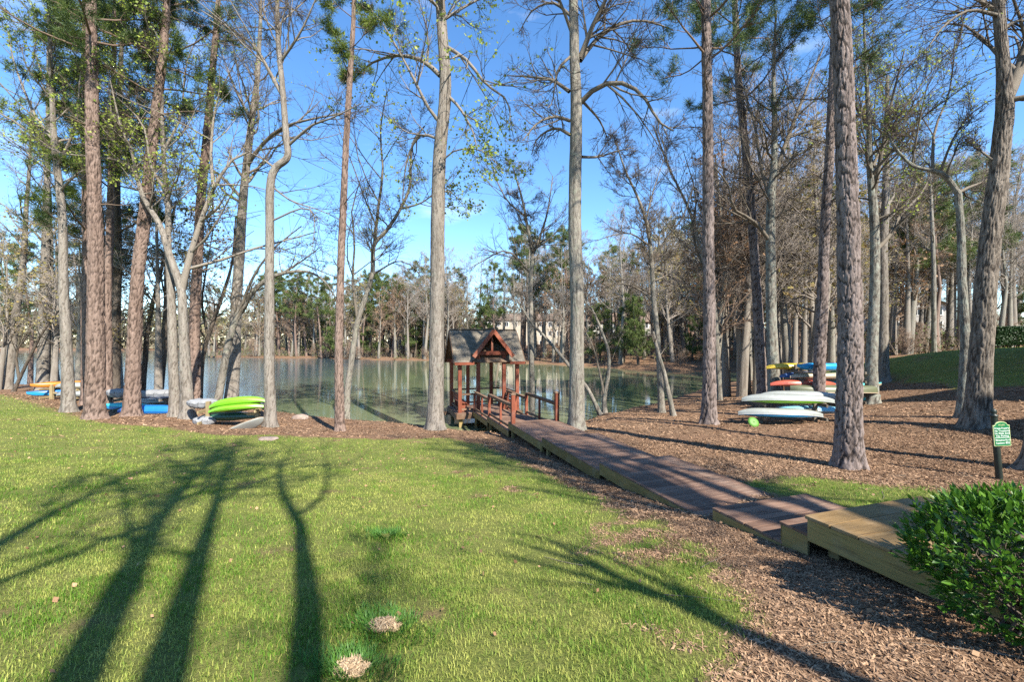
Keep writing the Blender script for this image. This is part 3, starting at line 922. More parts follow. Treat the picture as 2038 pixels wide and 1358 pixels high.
tree('shore_tree', 'mottled brown trunk leaning far right over the green kayaks', sp(24, [(430, 803, 16), (447, 720, 15), (464, 650, 14), (490, 600, 12), (522, 563, 10), (560, 545, 8), (610, 541, 6), (645, 560, 4), (672, 600, 3)]), 'bark_grey',
     limbs=[lb(24, [(470, 640), (500, 560), (540, 500), (600, 450)], 7, -1), lb(24, [(560, 545), (600, 520), (640, 490)], 5, .8)], auto=[A_BARE(8, .4, .98, (1.2, 2.6), (20, 80))], kids=(5, 5, 3), K=20, ring=.1)
tree('shore_tree', 'thin black trunk curving up from the shore behind the grey tarps', sp(28, [(398, 797, 9), (404, 710, 9), (425, 640, 8), (445, 580, 7), (462, 520, 5), (470, 430, 3)]), 'bark_dark',
     limbs=[lb(28, [(412, 665), (402, 600), (412, 530), (425, 450)], 5, -1)], auto=[A_BARE(8, .3)], kids=(5, 5, 3), K=14, ring=.16)
tree('poplar_tree', 'tall whitish trunk with a shaded foot behind the green kayaks', sp(26, [(460, 800, 28), (467, 700, 24), (471, 600, 22), (480, 450, 19), (489, 350, 16), (501, 240, 13), (513, 140, 10), (520, 0, 6)]), 'bark_pale',
     limbs=[lb(26, [(486, 400), (440, 350), (400, 320), (370, 260)], 7, 1), lb(26, [(492, 330), (520, 290), (570, 250), (680, 225)], 8, -2), lb(26, [(500, 240), (470, 180), (440, 100)], 6, 1)], auto=[A_BARE(10, .5)], leaves=BUDS(1200), K=28, ring=.09)
tree('maple_tree', 'slender grey white trunk with a kink right of the white paddleboard', sp(18.6, [(538, 852, 25), (536, 740, 22), (537, 600, 20), (536, 450, 18), (538, 370, 17), (548, 335, 16), (572, 312, 15), (570, 270, 14), (563, 180, 12), (556, 110, 11), (552, 20, 9), (550, -120, 6), (548, -260, 3)]), 'bark_pale',
     limbs=[lb(18.6, [(565, 195), (540, 150), (505, 90), (455, 55), (400, 20)], 9, 1.5), lb(18.6, [(573, 290), (620, 250), (660, 235), (720, 205)], 6, -1.5), lb(18.6, [(548, 335), (520, 315), (490, 300)], 5, .5),
            lb(18.6, [(540, 370), (580, 400), (640, 420), (690, 445)], 4, 1.5), lb(18.6, [(560, 120), (600, 60), (640, -30)], 6, -1), lb(18.6, [(541, 440), (600, 415), (625, 430), (622, 500)], 4, -1)],
     auto=[A_BARE(10, .62)], leaves=BUDS(1600), kids=(8, 7, 4), K=32)
tree('pine_tree', 'slim speckled pine standing alone on the lawn edge left of centre', sp(17.6, [(677, 861, 21), (674, 740, 19), (677, 600, 17), (681, 450, 16), (688, 300, 14), (697, 150, 12), (703, 40, 10), (707, -80, 7), (710, -200, 3)]), 'bark_pine_red',
     pine=dict(n=22, f0=.66, L=(1.2, 2.6), mat='needle_bright', size=.26, width=.02, per=12, k1=10, k2=7), auto=[A_BARE(7, .3, .65, (.8, 2.0), (60, 95), .2)], kids=(4, 3, 2), K=32)
tree('shore_tree', 'dark crooked forked tree behind the slim speckled pine', sp(24, [(688, 832, 17), (692, 770, 14), (702, 700, 13), (712, 640, 12), (728, 590, 11), (741, 545, 10), (744, 490, 9), (770, 458, 8), (795, 420, 7), (815, 370, 6), (820, 290, 5), (845, 250, 3)]), 'bark_grey',
     limbs=[lb(24, [(745, 490), (752, 420), (762, 340), (757, 260), (770, 180)], 7, 1), lb(24, [(712, 640), (702, 560), (706, 480), (700, 420), (720, 350)], 6, -1), lb(24, [(745, 545), (790, 520), (820, 530), (845, 560)], 4, 1), lb(24, [(800, 415), (845, 400), (900, 350)], 4, -1)],
     auto=[A_BARE(10, .4, .98, (1.5, 3))], leaves=SPRING(1300, .055), kids=(8, 7, 4), K=24, ring=.09)
tree('poplar_tree', 'large pale grey trunk with fresh green leaves left of the gazebo', sp(18.6, [(866, 857, 37), (868, 740, 34), (870, 600, 32), (871, 430, 31), (876, 300, 29), (886, 170, 26), (880, 60, 23), (873, -60, 19), (868, -250, 12), (865, -400, 5)]), 'bark_pale',
     limbs=[lb(18.6, [(876, 150), (840, 120), (790, 110), (740, 125), (700, 160)], 10, 1.5), lb(18.6, [(886, 185), (915, 215), (940, 260), (948, 290)], 7, -1), lb(18.6, [(885, 90), (930, 120), (965, 165), (1010, 200), (1015, 240)], 8, -1.5), lb(18.6, [(872, 240), (850, 210), (820, 150), (770, 60), (740, 20)], 7, -1),
            lb(18.6, [(868, 275), (835, 270), (810, 320), (800, 400)], 6, 1.5), lb(18.6, [(880, 40), (930, 10), (990, -20)], 7, 1), lb(18.6, [(880, 20), (830, -20), (760, -40)], 7, -1), lb(18.6, [(870, 380), (900, 385), (930, 420)], 3, 1), lb(18.6, [(872, 330), (905, 300), (960, 300), (1000, 340)], 4, -1)],
     auto=[A_BARE(12, .62)], leaves=SPRING(9500, .095), kids=(9, 7, 4), K=48)
# ---- right of the gazebo
tree('shore_tree', 'grey trunk standing in the shallows just right of the gazebo', sp(24.5, [(1060, 822, 13), (1058, 740, 12), (1057, 640, 11), (1056, 560, 10), (1060, 510, 9), (1050, 450, 7), (1040, 400, 5), (1020, 330, 3)]), 'bark_grey',
     limbs=[lb(24.5, [(1058, 515), (1075, 470), (1090, 420), (1100, 350)], 6, 1), lb(24.5, [(1057, 545), (1010, 500), (960, 520), (935, 535)], 5, -1), lb(24.5, [(1059, 500), (1100, 470), (1130, 430)], 4, -1), lb(24.5, [(1045, 430), (1010, 400), (985, 350), (975, 310)], 4, 1)],
     auto=[A_BARE(8, .6, .98, (1.2, 2.6))], leaves=BUDS(500), kids=(8, 7, 4), K=18, ring=.12)
tree('oak_tree', 'tall grey oak trunk with arching bare limbs beside the right railing', sp(15.7, [(1147, 856, 36), (1148, 740, 33), (1149, 600, 31), (1144, 450, 29), (1146, 330, 28), (1147, 210, 26), (1143, 100, 22), (1141, 0, 20), (1140, -160, 15), (1138, -350, 6)]), 'bark_grey',
     limbs=[lb(15.7, [(1133, 182), (1100, 160), (1060, 153), (1010, 150)], 8, 1), lb(15.7, [(1134, 240), (1105, 232), (1070, 245), (1040, 280)], 7, -1), lb(15.7, [(1134, 268), (1105, 255), (1070, 275), (1058, 308)], 7, 1), lb(15.7, [(1155, 205), (1180, 180), (1225, 163), (1275, 185), (1310, 240), (1340, 260)], 11, -1.5),
            lb(15.7, [(1155, 120), (1190, 75), (1240, 45), (1290, 42), (1340, 60)], 10, 1.5), lb(15.7, [(1155, 115), (1180, 50), (1205, 0), (1235, -60)], 12, -1), lb(15.7, [(1135, 30), (1100, 5), (1060, 20), (1038, 55)], 7, 1), lb(15.7, [(1136, 60), (1110, -10), (1080, -80)], 7, -1),
            lb(15.7, [(1158, 312), (1190, 312), (1230, 300), (1262, 294)], 6, 1), lb(15.7, [(1158, 200), (1190, 235), (1205, 265), (1212, 290)], 6, 1.2), lb(15.7, [(1138, 110), (1110, 140), (1100, 200), (1090, 215)], 6, -1), lb(15.7, [(1225, 163), (1250, 110), (1275, 60)], 4, 1)],
     auto=[A_BARE(10, .72, .98)], leaves=BUDS(900), kids=(9, 7, 4), K=56)
tree('leaning_tree', 'thin pale stem leaning left from the bank behind the oak', sp(23.6, [(1197, 823, 10), (1180, 795, 9), (1165, 768, 8), (1138, 735, 8), (1110, 700, 7), (1082, 668, 6), (1060, 645, 5), (1030, 600, 3)]), 'bark_grey', auto=[A_BARE(5, .5, .98, (1, 2.4), (20, 70))], kids=(5, 5, 3), K=14, ring=.1)
tree('forked_tree', 'thin forked grey tree at the water edge right of the oak', sp(23.8, [(1204, 826, 12), (1203, 790, 10), (1211, 745, 8), (1211, 702, 7), (1198, 660, 6), (1178, 615, 5), (1164, 600, 4), (1150, 540, 3)]), 'bark_grey',
     limbs=[lb(23.8, [(1202, 785), (1192, 735), (1180, 690), (1165, 660)], 6, .6)], auto=[A_BARE(7, .45, .98, (1, 2.4), (20, 70))], kids=(5, 5, 3), K=16, ring=.1)
tree('bare_tree', 'bare grey tree with spreading branches on the right bank', sp(22, [(1317, 824, 15), (1313, 740, 13), (1308, 660, 12), (1301, 590, 11), (1297, 520, 9), (1288, 450, 8), (1268, 390, 6), (1245, 340, 4), (1225, 280, 3)]), 'bark_grey',
     limbs=[lb(22, [(1300, 600), (1270, 575), (1235, 565), (1195, 575)], 5, 1), lb(22, [(1297, 520), (1330, 470), (1360, 430), (1380, 370)], 5, -1), lb(22, [(1294, 490), (1255, 465), (1215, 470), (1185, 480)], 4, -1), lb(22, [(1285, 440), (1300, 380), (1320, 320)], 4, 1), lb(22, [(1300, 560), (1340, 540), (1375, 500)], 4, 1)],
     auto=[A_BARE(14, .4, .98, (1.2, 2.8))], kids=(8, 7, 4), K=20, ring=.1)
tree('leaning_tree', 'pale stem leaning left against the bare bank tree', sp(19.8, [(1341, 836, 12), (1332, 790, 10), (1322, 745, 9), (1311, 706, 8), (1300, 660, 5)]), 'bark_grey', kids=(3, 3, 2), auto=[A_BARE(3, .7, .98, (.5, 1.2))], K=14, ring=.1)
tree('pine_tree', 'straight grey pine trunk left of the white kayaks', sp(15.9, [(1411, 847, 32), (1411, 740, 28), (1412, 600, 26), (1409, 420, 24), (1408, 220, 22), (1405, 20, 20), (1402, -160, 16), (1400, -360, 6)]), 'bark_pine_grey',
     pine=dict(n=24, f0=.60, L=(2.0, 4.4), mat='needle_dark', size=.27, width=.02, per=12, k1=10, k2=7), auto=[A_BARE(7, .4, .7, (.6, 2.2), (60, 100), .2)], kids=(4, 4, 2), K=44)
tree('bare_tree', 'thin dark trunk half hidden behind the straight grey pine', sp(25.5, [(1433, 797, 12), (1427, 700, 11), (1420, 600, 10), (1395, 500, 8), (1372, 420, 6), (1330, 330, 4), (1300, 250, 3)]), 'bark_grey',
     limbs=[lb(25.5, [(1410, 560), (1380, 470), (1385, 390), (1360, 300)], 5, 1)], auto=[A_BARE(12, .35)], kids=(6, 6, 4), K=16, ring=.12)
tree('slim_tree', 'left one of two thin pale stems by the cove shore', sp(30, [(1476, 775, 11), (1472, 690, 9), (1470, 600, 8), (1466, 500, 6), (1460, 380, 3)]), 'bark_lichen', auto=[A_BARE(10, .4)], kids=(6, 5, 4), K=16, ring=.15)
tree('slim_tree', 'right one of two thin pale stems by the cove shore', sp(28.5, [(1491, 787, 10), (1487, 700, 9), (1480, 630, 8), (1472, 570, 7), (1480, 470, 5), (1478, 360, 3)]), 'bark_lichen', auto=[A_BARE(10, .4)], kids=(6, 5, 4), K=16, ring=.15)
tree('pine_tree', 'dark speckled pine leaning left behind the lichen grey trunk', sp(24, [(1519, 790, 24), (1513, 700, 22), (1504, 560, 20), (1497, 430, 18), (1484, 300, 17), (1470, 160, 15), (1464, 40, 13), (1458, -100, 9), (1455, -220, 4)]), 'bark_pine_grey',
     pine=dict(n=40, f0=.56, L=(2.4, 5.6), mat='needle_dark', size=.33, width=.024, per=12, k1=11, k2=8), auto=[A_BARE(8, .35, .6, (.8, 2.4), (55, 95), .25)], kids=(4, 4, 3), K=28, ring=.1)
tree('maple_tree', 'lichen grey forked trunk beside the dark speckled pine', sp(22.1, [(1541, 803, 26), (1538, 720, 23), (1535, 600, 21), (1533, 480, 19), (1535, 390, 17), (1540, 330, 14), (1541, 240, 11), (1540, 130, 7), (1545, 20, 4)]), 'bark_lichen',
     limbs=[lb(22.1, [(1536, 380), (1552, 320), (1575, 255), (1600, 190), (1640, 90)], 11, 1.5), lb(22.1, [(1532, 480), (1500, 440), (1460, 415), (1450, 370), (1420, 330)], 8, -1.5), lb(22.1, [(1534, 400), (1515, 330), (1500, 240), (1480, 190)], 9, 1), lb(22.1, [(1533, 440), (1580, 410), (1640, 380)], 4, -1)],
     auto=[A_BARE(10, .5)], leaves=BUDS(1200), kids=(9, 7, 4), K=28, ring=.09)
tree('pine_tree', 'brown pine leaning right behind the pile of kayaks', sp(19.3, [(1630, 812, 25), (1631, 720, 24), (1636, 600, 22), (1642, 450, 20), (1650, 320, 18), (1656, 180, 16), (1660, 40, 13), (1665, -120, 9), (1668, -240, 4)]), 'bark_pine_grey',
     pine=dict(n=26, f0=.58, L=(1.8, 4.2), mat='needle_dark', size=.30, width=.022, per=12, k1=10, k2=7), auto=[A_BARE(5, .35, .6, (.8, 2.2), (55, 95), .25)], kids=(4, 4, 2), K=32, ring=.08)
tree('pine_tree', 'massive rough pine trunk nearest on the right by the grass strip', sp(9.3, [(1689, 932, 54), (1690, 800, 50), (1691, 650, 47), (1688, 480, 44), (1682, 300, 41), (1677, 130, 38), (1670, -20, 35), (1660, -300, 30), (1655, -700, 22), (1650, -1100, 8)]), 'bark_pine_grey',
     pine=dict(n=26, f0=.66, L=(1.8, 4.0), mat='needle_dark', size=.24, width=.016, per=12, k1=9, k2=7), auto=[A_BARE(5, .5, .64, (.6, 2.0), (60, 100), .16)], kids=(4, 4, 2), K=84, ring=.04, flare=.42)
tree('maple_tree', 'knobbly dark lichened trunk at the right end of the kayak pile', sp(19.6, [(1735, 806, 25), (1735, 720, 22), (1740, 600, 20), (1741, 500, 18), (1738, 410, 16), (1732, 330, 13), (1730, 240, 10), (1722, 120, 6), (1718, 0, 3)]), 'bark_lichen',
     limbs=[lb(19.6, [(1741, 500), (1770, 470), (1790, 430), (1830, 390), (1852, 350)], 9, 1.5), lb(19.6, [(1738, 400), (1755, 300), (1775, 200), (1800, 100)], 9, -1), lb(19.6, [(1734, 340), (1765, 270), (1810, 200), (1870, 120)], 6, 1.5), lb(19.6, [(1731, 260), (1700, 200), (1705, 100)], 5, 1)],
     auto=[A_BARE(12, .45)], leaves=SPRING(3000, .07), kids=(9, 7, 4), K=28, ring=.09)
tree('poplar_tree', 'pale straight trunk with flared foot at the corner of the mound', sp(27.5, [(1757, 766, 24), (1757, 690, 21), (1758, 600, 19), (1757, 500, 17), (1762, 420, 15), (1764, 300, 11), (1766, 150, 6)]), 'bark_pale', auto=[A_BARE(12, .45)], leaves=SPRING(1500, .07), K=26, ring=.11, flare=.8)
tree('maple_tree', 'pale crooked tree with sawn stubs left of the leaning oak', sp(14.1, [(1914, 832, 20), (1919, 740, 18), (1921, 650, 17), (1914, 560, 16), (1912, 470, 14), (1907, 400, 13), (1904, 382, 12), (1880, 350, 10), (1856, 340, 9), (1815, 328, 7), (1780, 290, 5), (1760, 240, 3)]), 'bark_lichen',
     limbs=[lb(14.1, [(1905, 385), (1930, 372), (1960, 360), (1990, 330)], 7, 1), lb(14.1, [(1870, 344), (1900, 270), (1940, 220), (1990, 190)], 5, -1), lb(14.1, [(1856, 340), (1860, 260), (1890, 180), (1900, 80)], 6, 1), lb(14.1, [(1815, 328), (1830, 240), (1850, 150)], 4, -1)],
     auto=[A_BARE(6, .7, .98, (1.2, 2.6), (20, 60))], leaves=SPRING(600, .05), kids=(9, 7, 4), K=36, ring=.06)
tree('oak_tree', 'deeply furrowed oak leaning right behind the green sign', sp(12.9, [(1943, 852, 46), (1950, 760, 42), (1957, 640, 39), (1967, 520, 37), (1980, 400, 34), (1992, 300, 32), (2000, 215, 31), (1996, 120, 23), (1988, 0, 20), (1982, -150, 15), (1975, -350, 6)]), 'bark_oak',
     limbs=[lb(12.9, [(2002, 200), (2025, 150), (2040, 100), (2060, 30), (2080, -80)], 22, 1), lb(12.9, [(1995, 200), (2050, 190), (2110, 150), (2180, 120)], 12, -1), lb(12.9, [(1990, 60), (2030, 40), (2080, 50)], 8, 1), lb(12.9, [(1985, 30), (1930, 20), (1880, 50), (1850, 90)], 7, -1), lb(12.9, [(1984, -40), (1940, -60), (1890, -20)], 7, 1), lb(12.9, [(1975, 318), (1950, 300), (1935, 290)], 5, .5)],
     auto=[A_BARE(10, .68, .98)], leaves=SPRING(500, .05), kids=(9, 7, 4), K=64, ring=.05, flare=.6)
tree('oak_tree', 'dark flared tree foot cut by the right edge of the picture', sp(8.9, [(2068, 930, 52), (2068, 800, 42), (2068, 600, 38), (2072, 300, 34), (2080, 0, 30), (2085, -500, 20), (2090, -1000, 6)]), 'bark_oak', auto=[A_BARE(14, .5)], kids=(6, 5, 3), K=56, ring=.05, flare=1.1)
tree('slim_tree', 'straight thin trunk on top of the green mound', sp(38, [(1859, 700, 9), (1858, 600, 9), (1857, 500, 8), (1853, 400, 6), (1850, 330, 3)]), 'bark_grey', auto=[A_BARE(8, .5, L=(1.5, 3))], kids=(6, 5, 3), K=16, ring=.2)

# ---- trees behind and beside the viewer: only their shadows fall into the picture
def wsp(x, y, hs):
    z0 = tz1(x, y)
    return [(x + dx, y + dy, z0 + h - (0.1 if i == 0 else 0), r) for i, (h, r, dx, dy) in enumerate(hs)]
SD = np.array([-SUN.x, -SUN.y]) / math.hypot(SUN.x, SUN.y)
def cast(pixels, t0, r, extra=None):
    """a trunk line standing t0 metres towards the sun from the first shadow point, whose shadow runs over these ground points"""
    G = [ground_hit(*p) for p in pixels]
    o = []
    for i, g in enumerate(G):
        s = t0 + float((g[:2] - G[0][:2]) @ SD)
        q = g[:2] - SD * s
        o.append((q[0], q[1], g[2] + s * math.tan(SUN_EL), r * (1 - .6 * i / max(len(G) - 1, 1))))
    return o
def shadow_tree(label, pixels, t0, r, limbs=(), auto=None, kids=(4, 3, 0), seed=None):
    o = cast(pixels, t0, r)
    x, y = o[0][0], o[0][1]
    z = tz1(x, y)
    mid = (x, y, z + (o[0][2] - z) * .5, r * 1.02)
    top = np.array(o[-1]) + (np.array(o[-1]) - np.array(o[-2])) * .35; top[3] = .02
    ls = []
    for lp, lr in limbs:
        q = np.array(cast(lp, t0 + float((ground_hit(*lp[0])[:2] - ground_hit(*pixels[0])[:2]) @ SD), lr))
        ls.append((q[:, :3], lr))
    tree('bare_tree', label, [(x, y, z - .1, r * 1.05), mid] + o + [tuple(top)], 'bark_grey', limbs=ls, auto=auto, kids=kids, seed=seed or label, group='trees behind the viewer', detail=False, K=12, ring=.3, thick=4.0)
shadow_tree('forked tree behind the viewer whose shadow forks on the lawn', [(545, 1357), (590, 1250), (618, 1150), (600, 1060), (588, 1030), (560, 975), (555, 930)], 8.0, .14,
            limbs=[([(588, 1030), (625, 1010), (650, 970), (648, 920), (640, 885)], .055), ([(575, 1000), (560, 940), (590, 880)], .04)], auto=[A_BARE(5, .75, .97, (1.2, 2.6))])
shadow_tree('twin stem behind the viewer casting the left broad band on the lawn', [(150, 1357), (235, 1180), (300, 1060), (370, 970), (430, 905)], 9.5, .17, limbs=[([(270, 1180), (300, 1080), (290, 1000), (250, 940)], .06)], auto=[A_BARE(12, .55, .97, (2, 4.5), (20, 65), .7)], kids=(6, 4, 2))
shadow_tree('twin stem behind the viewer casting the right broad band on the lawn', [(320, 1357), (365, 1190), (415, 1060), (440, 970), (465, 890)], 9.0, .15, limbs=[([(390, 1120), (330, 1085), (270, 1050)], .05), ([(430, 1010), (500, 950), (560, 910)], .05)], auto=[A_BARE(9, .6, .97, (1.8, 4), (20, 60))], kids=(5, 4, 2))
shadow_tree('leaning tree behind the viewer shading the left edge of the lawn', [(-120, 1190), (0, 1085), (110, 1020), (230, 955)], 12, .13, auto=[A_BARE(5, .7, .97, (1.5, 3))])
shadow_tree('slim leafy tree behind the viewer with a soft shadow at centre', [(735, 1357), (742, 1270), (755, 1150), (770, 1060)], 15, .05, auto=[A_BARE(5, .8, .97, (.6, 1.4), (20, 50))], kids=(4, 3, 2))
shadow_tree('small bare tree behind the viewer with a fan shaped shadow', [(1560, 1300), (1440, 1240), (1330, 1195), (1230, 1150), (1130, 1112), (1040, 1085)], 7.5, .11,
            limbs=[([(1440, 1240), (1330, 1170), (1230, 1120), (1150, 1090), (1090, 1078)], .075), ([(1330, 1195), (1200, 1160), (1080, 1125), (985, 1100)], .075), ([(1230, 1150), (1120, 1090), (1070, 1070), (1010, 1062)], .055), ([(1400, 1225), (1300, 1135), (1200, 1095)], .05)], kids=(3, 2, 0))
for i, (px_, t_, r_) in enumerate([([(1690, 1020), (1520, 968), (1380, 940), (1230, 905), (1100, 880)], 11, .20), ([(1640, 1040), (1450, 985), (1300, 950), (1150, 920), (1020, 900)], 10, .17), ([(1600, 1075), (1400, 1005), (1200, 945), (1000, 905)], 12, .18), ([(1350, 1000), (1200, 955), (1050, 920), (930, 890)], 17, .24)]):
    shadow_tree('bare tree behind the viewer whose stripe of shadow ' + ('crosses the platform step', 'runs along the middle of the ramp', 'crosses the left edge of the ramp', 'lies on the lawn beside the ramp')[i], px_, t_, r_, auto=[A_BARE(9, .5, .97, (2.0, 4.5), (20, 60), .8)], kids=(6, 4, 2), seed='stripe%d' % i)

# ------------------------------------------------------------------ background woods
def template(name, seed, H, bark, limb_n, kids, leaves=None, pine=None, r=0.2, f0=0.3, thick=2.2, L=(2.5, 5), ang=(25, 65)):
    rng = rng_of(seed)
    hs = []
    x = y = 0
    for i, f in enumerate((0, .25, .5, .75, 1)):
        hs.append((x, y, f * H, max(r * (1 - .85 * f), .02)))
        x += rng.normal(0, .25); y += rng.normal(0, .25)
    au = [dict(n=limb_n, f0=f0, f1=.97, L=L, ang=ang, r=.5)] if limb_n else []
    t = tree(name, name, hs, bark, auto=au, kids=kids, seed=seed, detail=False, K=8, ring=1.0, thick=thick, leaves=leaves, pine=pine, flare=.3)
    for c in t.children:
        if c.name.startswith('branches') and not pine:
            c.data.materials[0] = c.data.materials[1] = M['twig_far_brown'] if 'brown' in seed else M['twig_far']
    return t

TEMPL = dict(
    bare=[template('bare_tree', 'farA%d' % i, 16, b, 19, (7, 6, 4)) for i, b in enumerate(('bark_pale', 'bark_grey', 'bark_pale', 'bark_grey'))],
    brown=[template('brown_tree', 'farbrown%d' % i, 13, 'bark_grey', 19, (7, 6, 4), f0=.2, L=(2, 4.2), leaves=dict(n=520, size=.14, mat=m, spread=.1)) for i, m in enumerate(('leaf_orange', 'leaf_bud', 'leaf_orange'))],
    bud=[template('budding_tree', 'farbud%d' % i, 13, 'bark_pale', 18, (7, 6, 4), f0=.22, leaves=dict(n=1100, size=.15, mat='leaf_bud', spread=.12)) for i in range(2)],
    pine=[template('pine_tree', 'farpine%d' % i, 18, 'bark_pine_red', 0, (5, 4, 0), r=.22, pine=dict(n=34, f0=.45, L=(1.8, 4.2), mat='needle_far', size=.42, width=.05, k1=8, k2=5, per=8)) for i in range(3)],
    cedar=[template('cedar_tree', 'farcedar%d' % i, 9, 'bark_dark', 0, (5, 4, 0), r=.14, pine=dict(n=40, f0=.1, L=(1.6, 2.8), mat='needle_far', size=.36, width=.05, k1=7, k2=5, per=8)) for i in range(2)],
    brush=[template('bare_shrub', 'farbrush_brown%d' % i, 2.6, 'bark_grey', 18, (6, 5, 3), r=.03, f0=.02, thick=2.0, L=(1.2, 2.4), ang=(10, 60)) for i in range(2)])
USED = set()
LABELS = {
    ('bare', 'p'): 'pale bare tree on the wooded point across the lake', ('bare', 'c'): 'tall bare tree on the brown slope beyond the gazebo', ('bare', 'r'): 'bare tree in the wood behind the kayak racks',
    ('brown', 'p'): 'bushy brown tree on the wooded point across the lake', ('brown', 'c'): 'brown budding tree on the slope beyond the gazebo', ('brown', 'r'): 'rust tinted budding tree in the wood at right',
    ('bud', 'p'): 'olive tinted budding tree on the point across the lake', ('bud', 'c'): 'olive tinted budding tree on the slope beyond the gazebo', ('bud', 'r'): 'olive tinted budding tree in the wood at right',
    ('pine', 'p'): 'green topped pine on the wooded point across the lake', ('pine', 'c'): 'tall green pine on the slope beyond the gazebo', ('pine', 'r'): 'green pine among the bare wood at right',
    ('cedar', 'p'): 'small green cedar low on the point across the lake', ('cedar', 'c'): 'small green cedar on the slope beyond the gazebo', ('cedar', 'r'): 'small green cedar in the wood at right',
    ('brush', 'p'): 'leafless brown shrub along the far waterline', ('brush', 'c'): 'leafless brown shrub on the slope beyond the gazebo', ('brush', 'r'): 'leafless shrub on the ground of the right wood',
    ('bare', 'n'): 'slim bare tree just behind the crowded kayak rack', ('brown', 'n'): 'slim rust tinted tree just behind the crowded kayak rack', ('bud', 'n'): 'slim olive budding tree just behind the crowded kayak rack',
    ('bare', 'l'): 'slim bare tree behind the left shore trunks', ('bud', 'l'): 'slim olive budding tree behind the left shore trunks',
    ('cedar', 'l'): 'dark evergreen at the left end of the near shore', ('pine', 'l'): 'dense pine behind the left shore trunks'}
WHERE = dict(n='the bank behind the kayak racks', p='the point across the lake', c='the slope beyond the gazebo', r='the wood at right', l='the left shore')
def place_bg(kind, zone, x, y, s, rz, i):
    src = TEMPL[kind][i % len(TEMPL[kind])]
    if src.name in USED:
        o = copy_tree(src)
    else:
        o = src; USED.add(src.name)
    o.location = (x, y, tz1(x, y) - 0.1)
    o.rotation_euler = (0, 0, rz)
    o.scale = (s, s, s)
    o['label'] = LABELS[(kind, zone)]
    o['category'] = 'shrub' if kind == 'brush' else 'tree'
    o['group'] = {'bare': 'bare trees', 'brown': 'brown budding trees', 'bud': 'olive budding trees', 'pine': 'pines', 'cedar': 'cedars', 'brush': 'bare shrubs'}[kind] + ' on ' + WHERE[zone]

rb = rng_of('background')
def scatter(zone, n, pxr, Yr, kinds, probs, sr, keep=2.0):
    done = 0; tries = 0
    while done < n and tries < 4000:
        tries += 1
        px = rb.uniform(*pxr); Y = rb.uniform(*Yr)
        x = (px - CX) / F * Y
        sd = float(poly_sd(LAKE, np.array([x]), np.array([Y]))[0])
        if sd < keep or sd > 40: continue
        if poly_sd(LAWNS[2], np.array([x]), np.array([Y]))[0] < 1.0: continue
        k = kinds[rb.choice(len(kinds), p=probs)]
        s = rb.uniform(*sr) * (1.0 if k != 'cedar' else .8)
        if zone in 'nl' and (abs(px - 1460) < 14 or abs(px - 1640) < 12 or tz1(x, Y) > -1.9): continue
        place_bg(k, zone, x, Y, s, rb.uniform(0, 6.3), int(rb.integers(0, 99)))
        done += 1
scatter('p', 112, (370, 905), (98, 134), ['bare', 'brown', 'bud', 'pine', 'cedar'], [.34, .26, .16, .16, .08], (1.0, 1.5), 1.0)
scatter('c', 112, (880, 1500), (64, 112), ['bare', 'brown', 'bud', 'pine', 'cedar'], [.54, .17, .10, .12, .07], (1.0, 1.55), 1.0)
scatter('r', 108, (1430, 2090), (44, 84), ['bare', 'brown', 'bud', 'pine', 'cedar'], [.60, .15, .14, .06, .05], (.95, 1.5), 1.5)
scatter('n', 30, (1395, 1800), (27, 44), ['bare', 'brown', 'bud'], [.72, .08, .20], (.95, 1.35), 1.5)
scatter('l', 12, (-60, 440), (27, 38), ['bare', 'bud'], [.6, .4], (.75, 1.1), .8)
scatter('p', 30, (380, 905), (96, 116), ['brush'], [1], (.7, 1.4), .3)
scatter('c', 30, (900, 1500), (60, 95), ['brush'], [1], (.6, 1.2), .3)
scatter('r', 40, (1480, 2040), (44, 70), ['brush'], [1], (.6, 1.3), .3)
for px, Y, k, s, i in [(992, 88, 'pine', 1.12, 0), (965, 92, 'cedar', 1.3, 1), (640, 108, 'pine', 1.15, 1), (700, 112, 'pine', 1.1, 2), (760, 110, 'pine', 1.15, 0), (590, 112, 'pine', 1.2, 2), (730, 106, 'cedar', 1.4, 0), (670, 106, 'cedar', 1.3, 1), (800, 108, 'pine', 1.05, 1), (610, 114, 'pine', 1.2, 0), (655, 110, 'pine', 1.12, 2), (720, 105.5, 'pine', 1.08, 1), (780, 103.5, 'pine', 1.1, 2), (826, 103, 'cedar', 1.5, 1), (1215, 100, 'pine', 1.2, 1), (1250, 92, 'pine', 1.05, 2), (1345, 84, 'cedar', 1.3, 0), (1590, 48, 'pine', .85, 1)]:
    place_bg(k, 'p' if px < 880 else ('c' if px < 1450 else 'r'), (px - CX) / F * Y, Y, s, rb.uniform(0, 6.3), i)
for px, Y, k, s, i in [(-25, 36, 'pine', .62, 0), (60, 38, 'pine', .72, 1), (150, 35, 'pine', .66, 2), (10, 41, 'pine', .8, 2), (100, 41, 'pine', .62, 0)]:
    place_bg(k, 'l', (px - CX) / F * Y, Y, s, rb.uniform(0, 6.3), i)

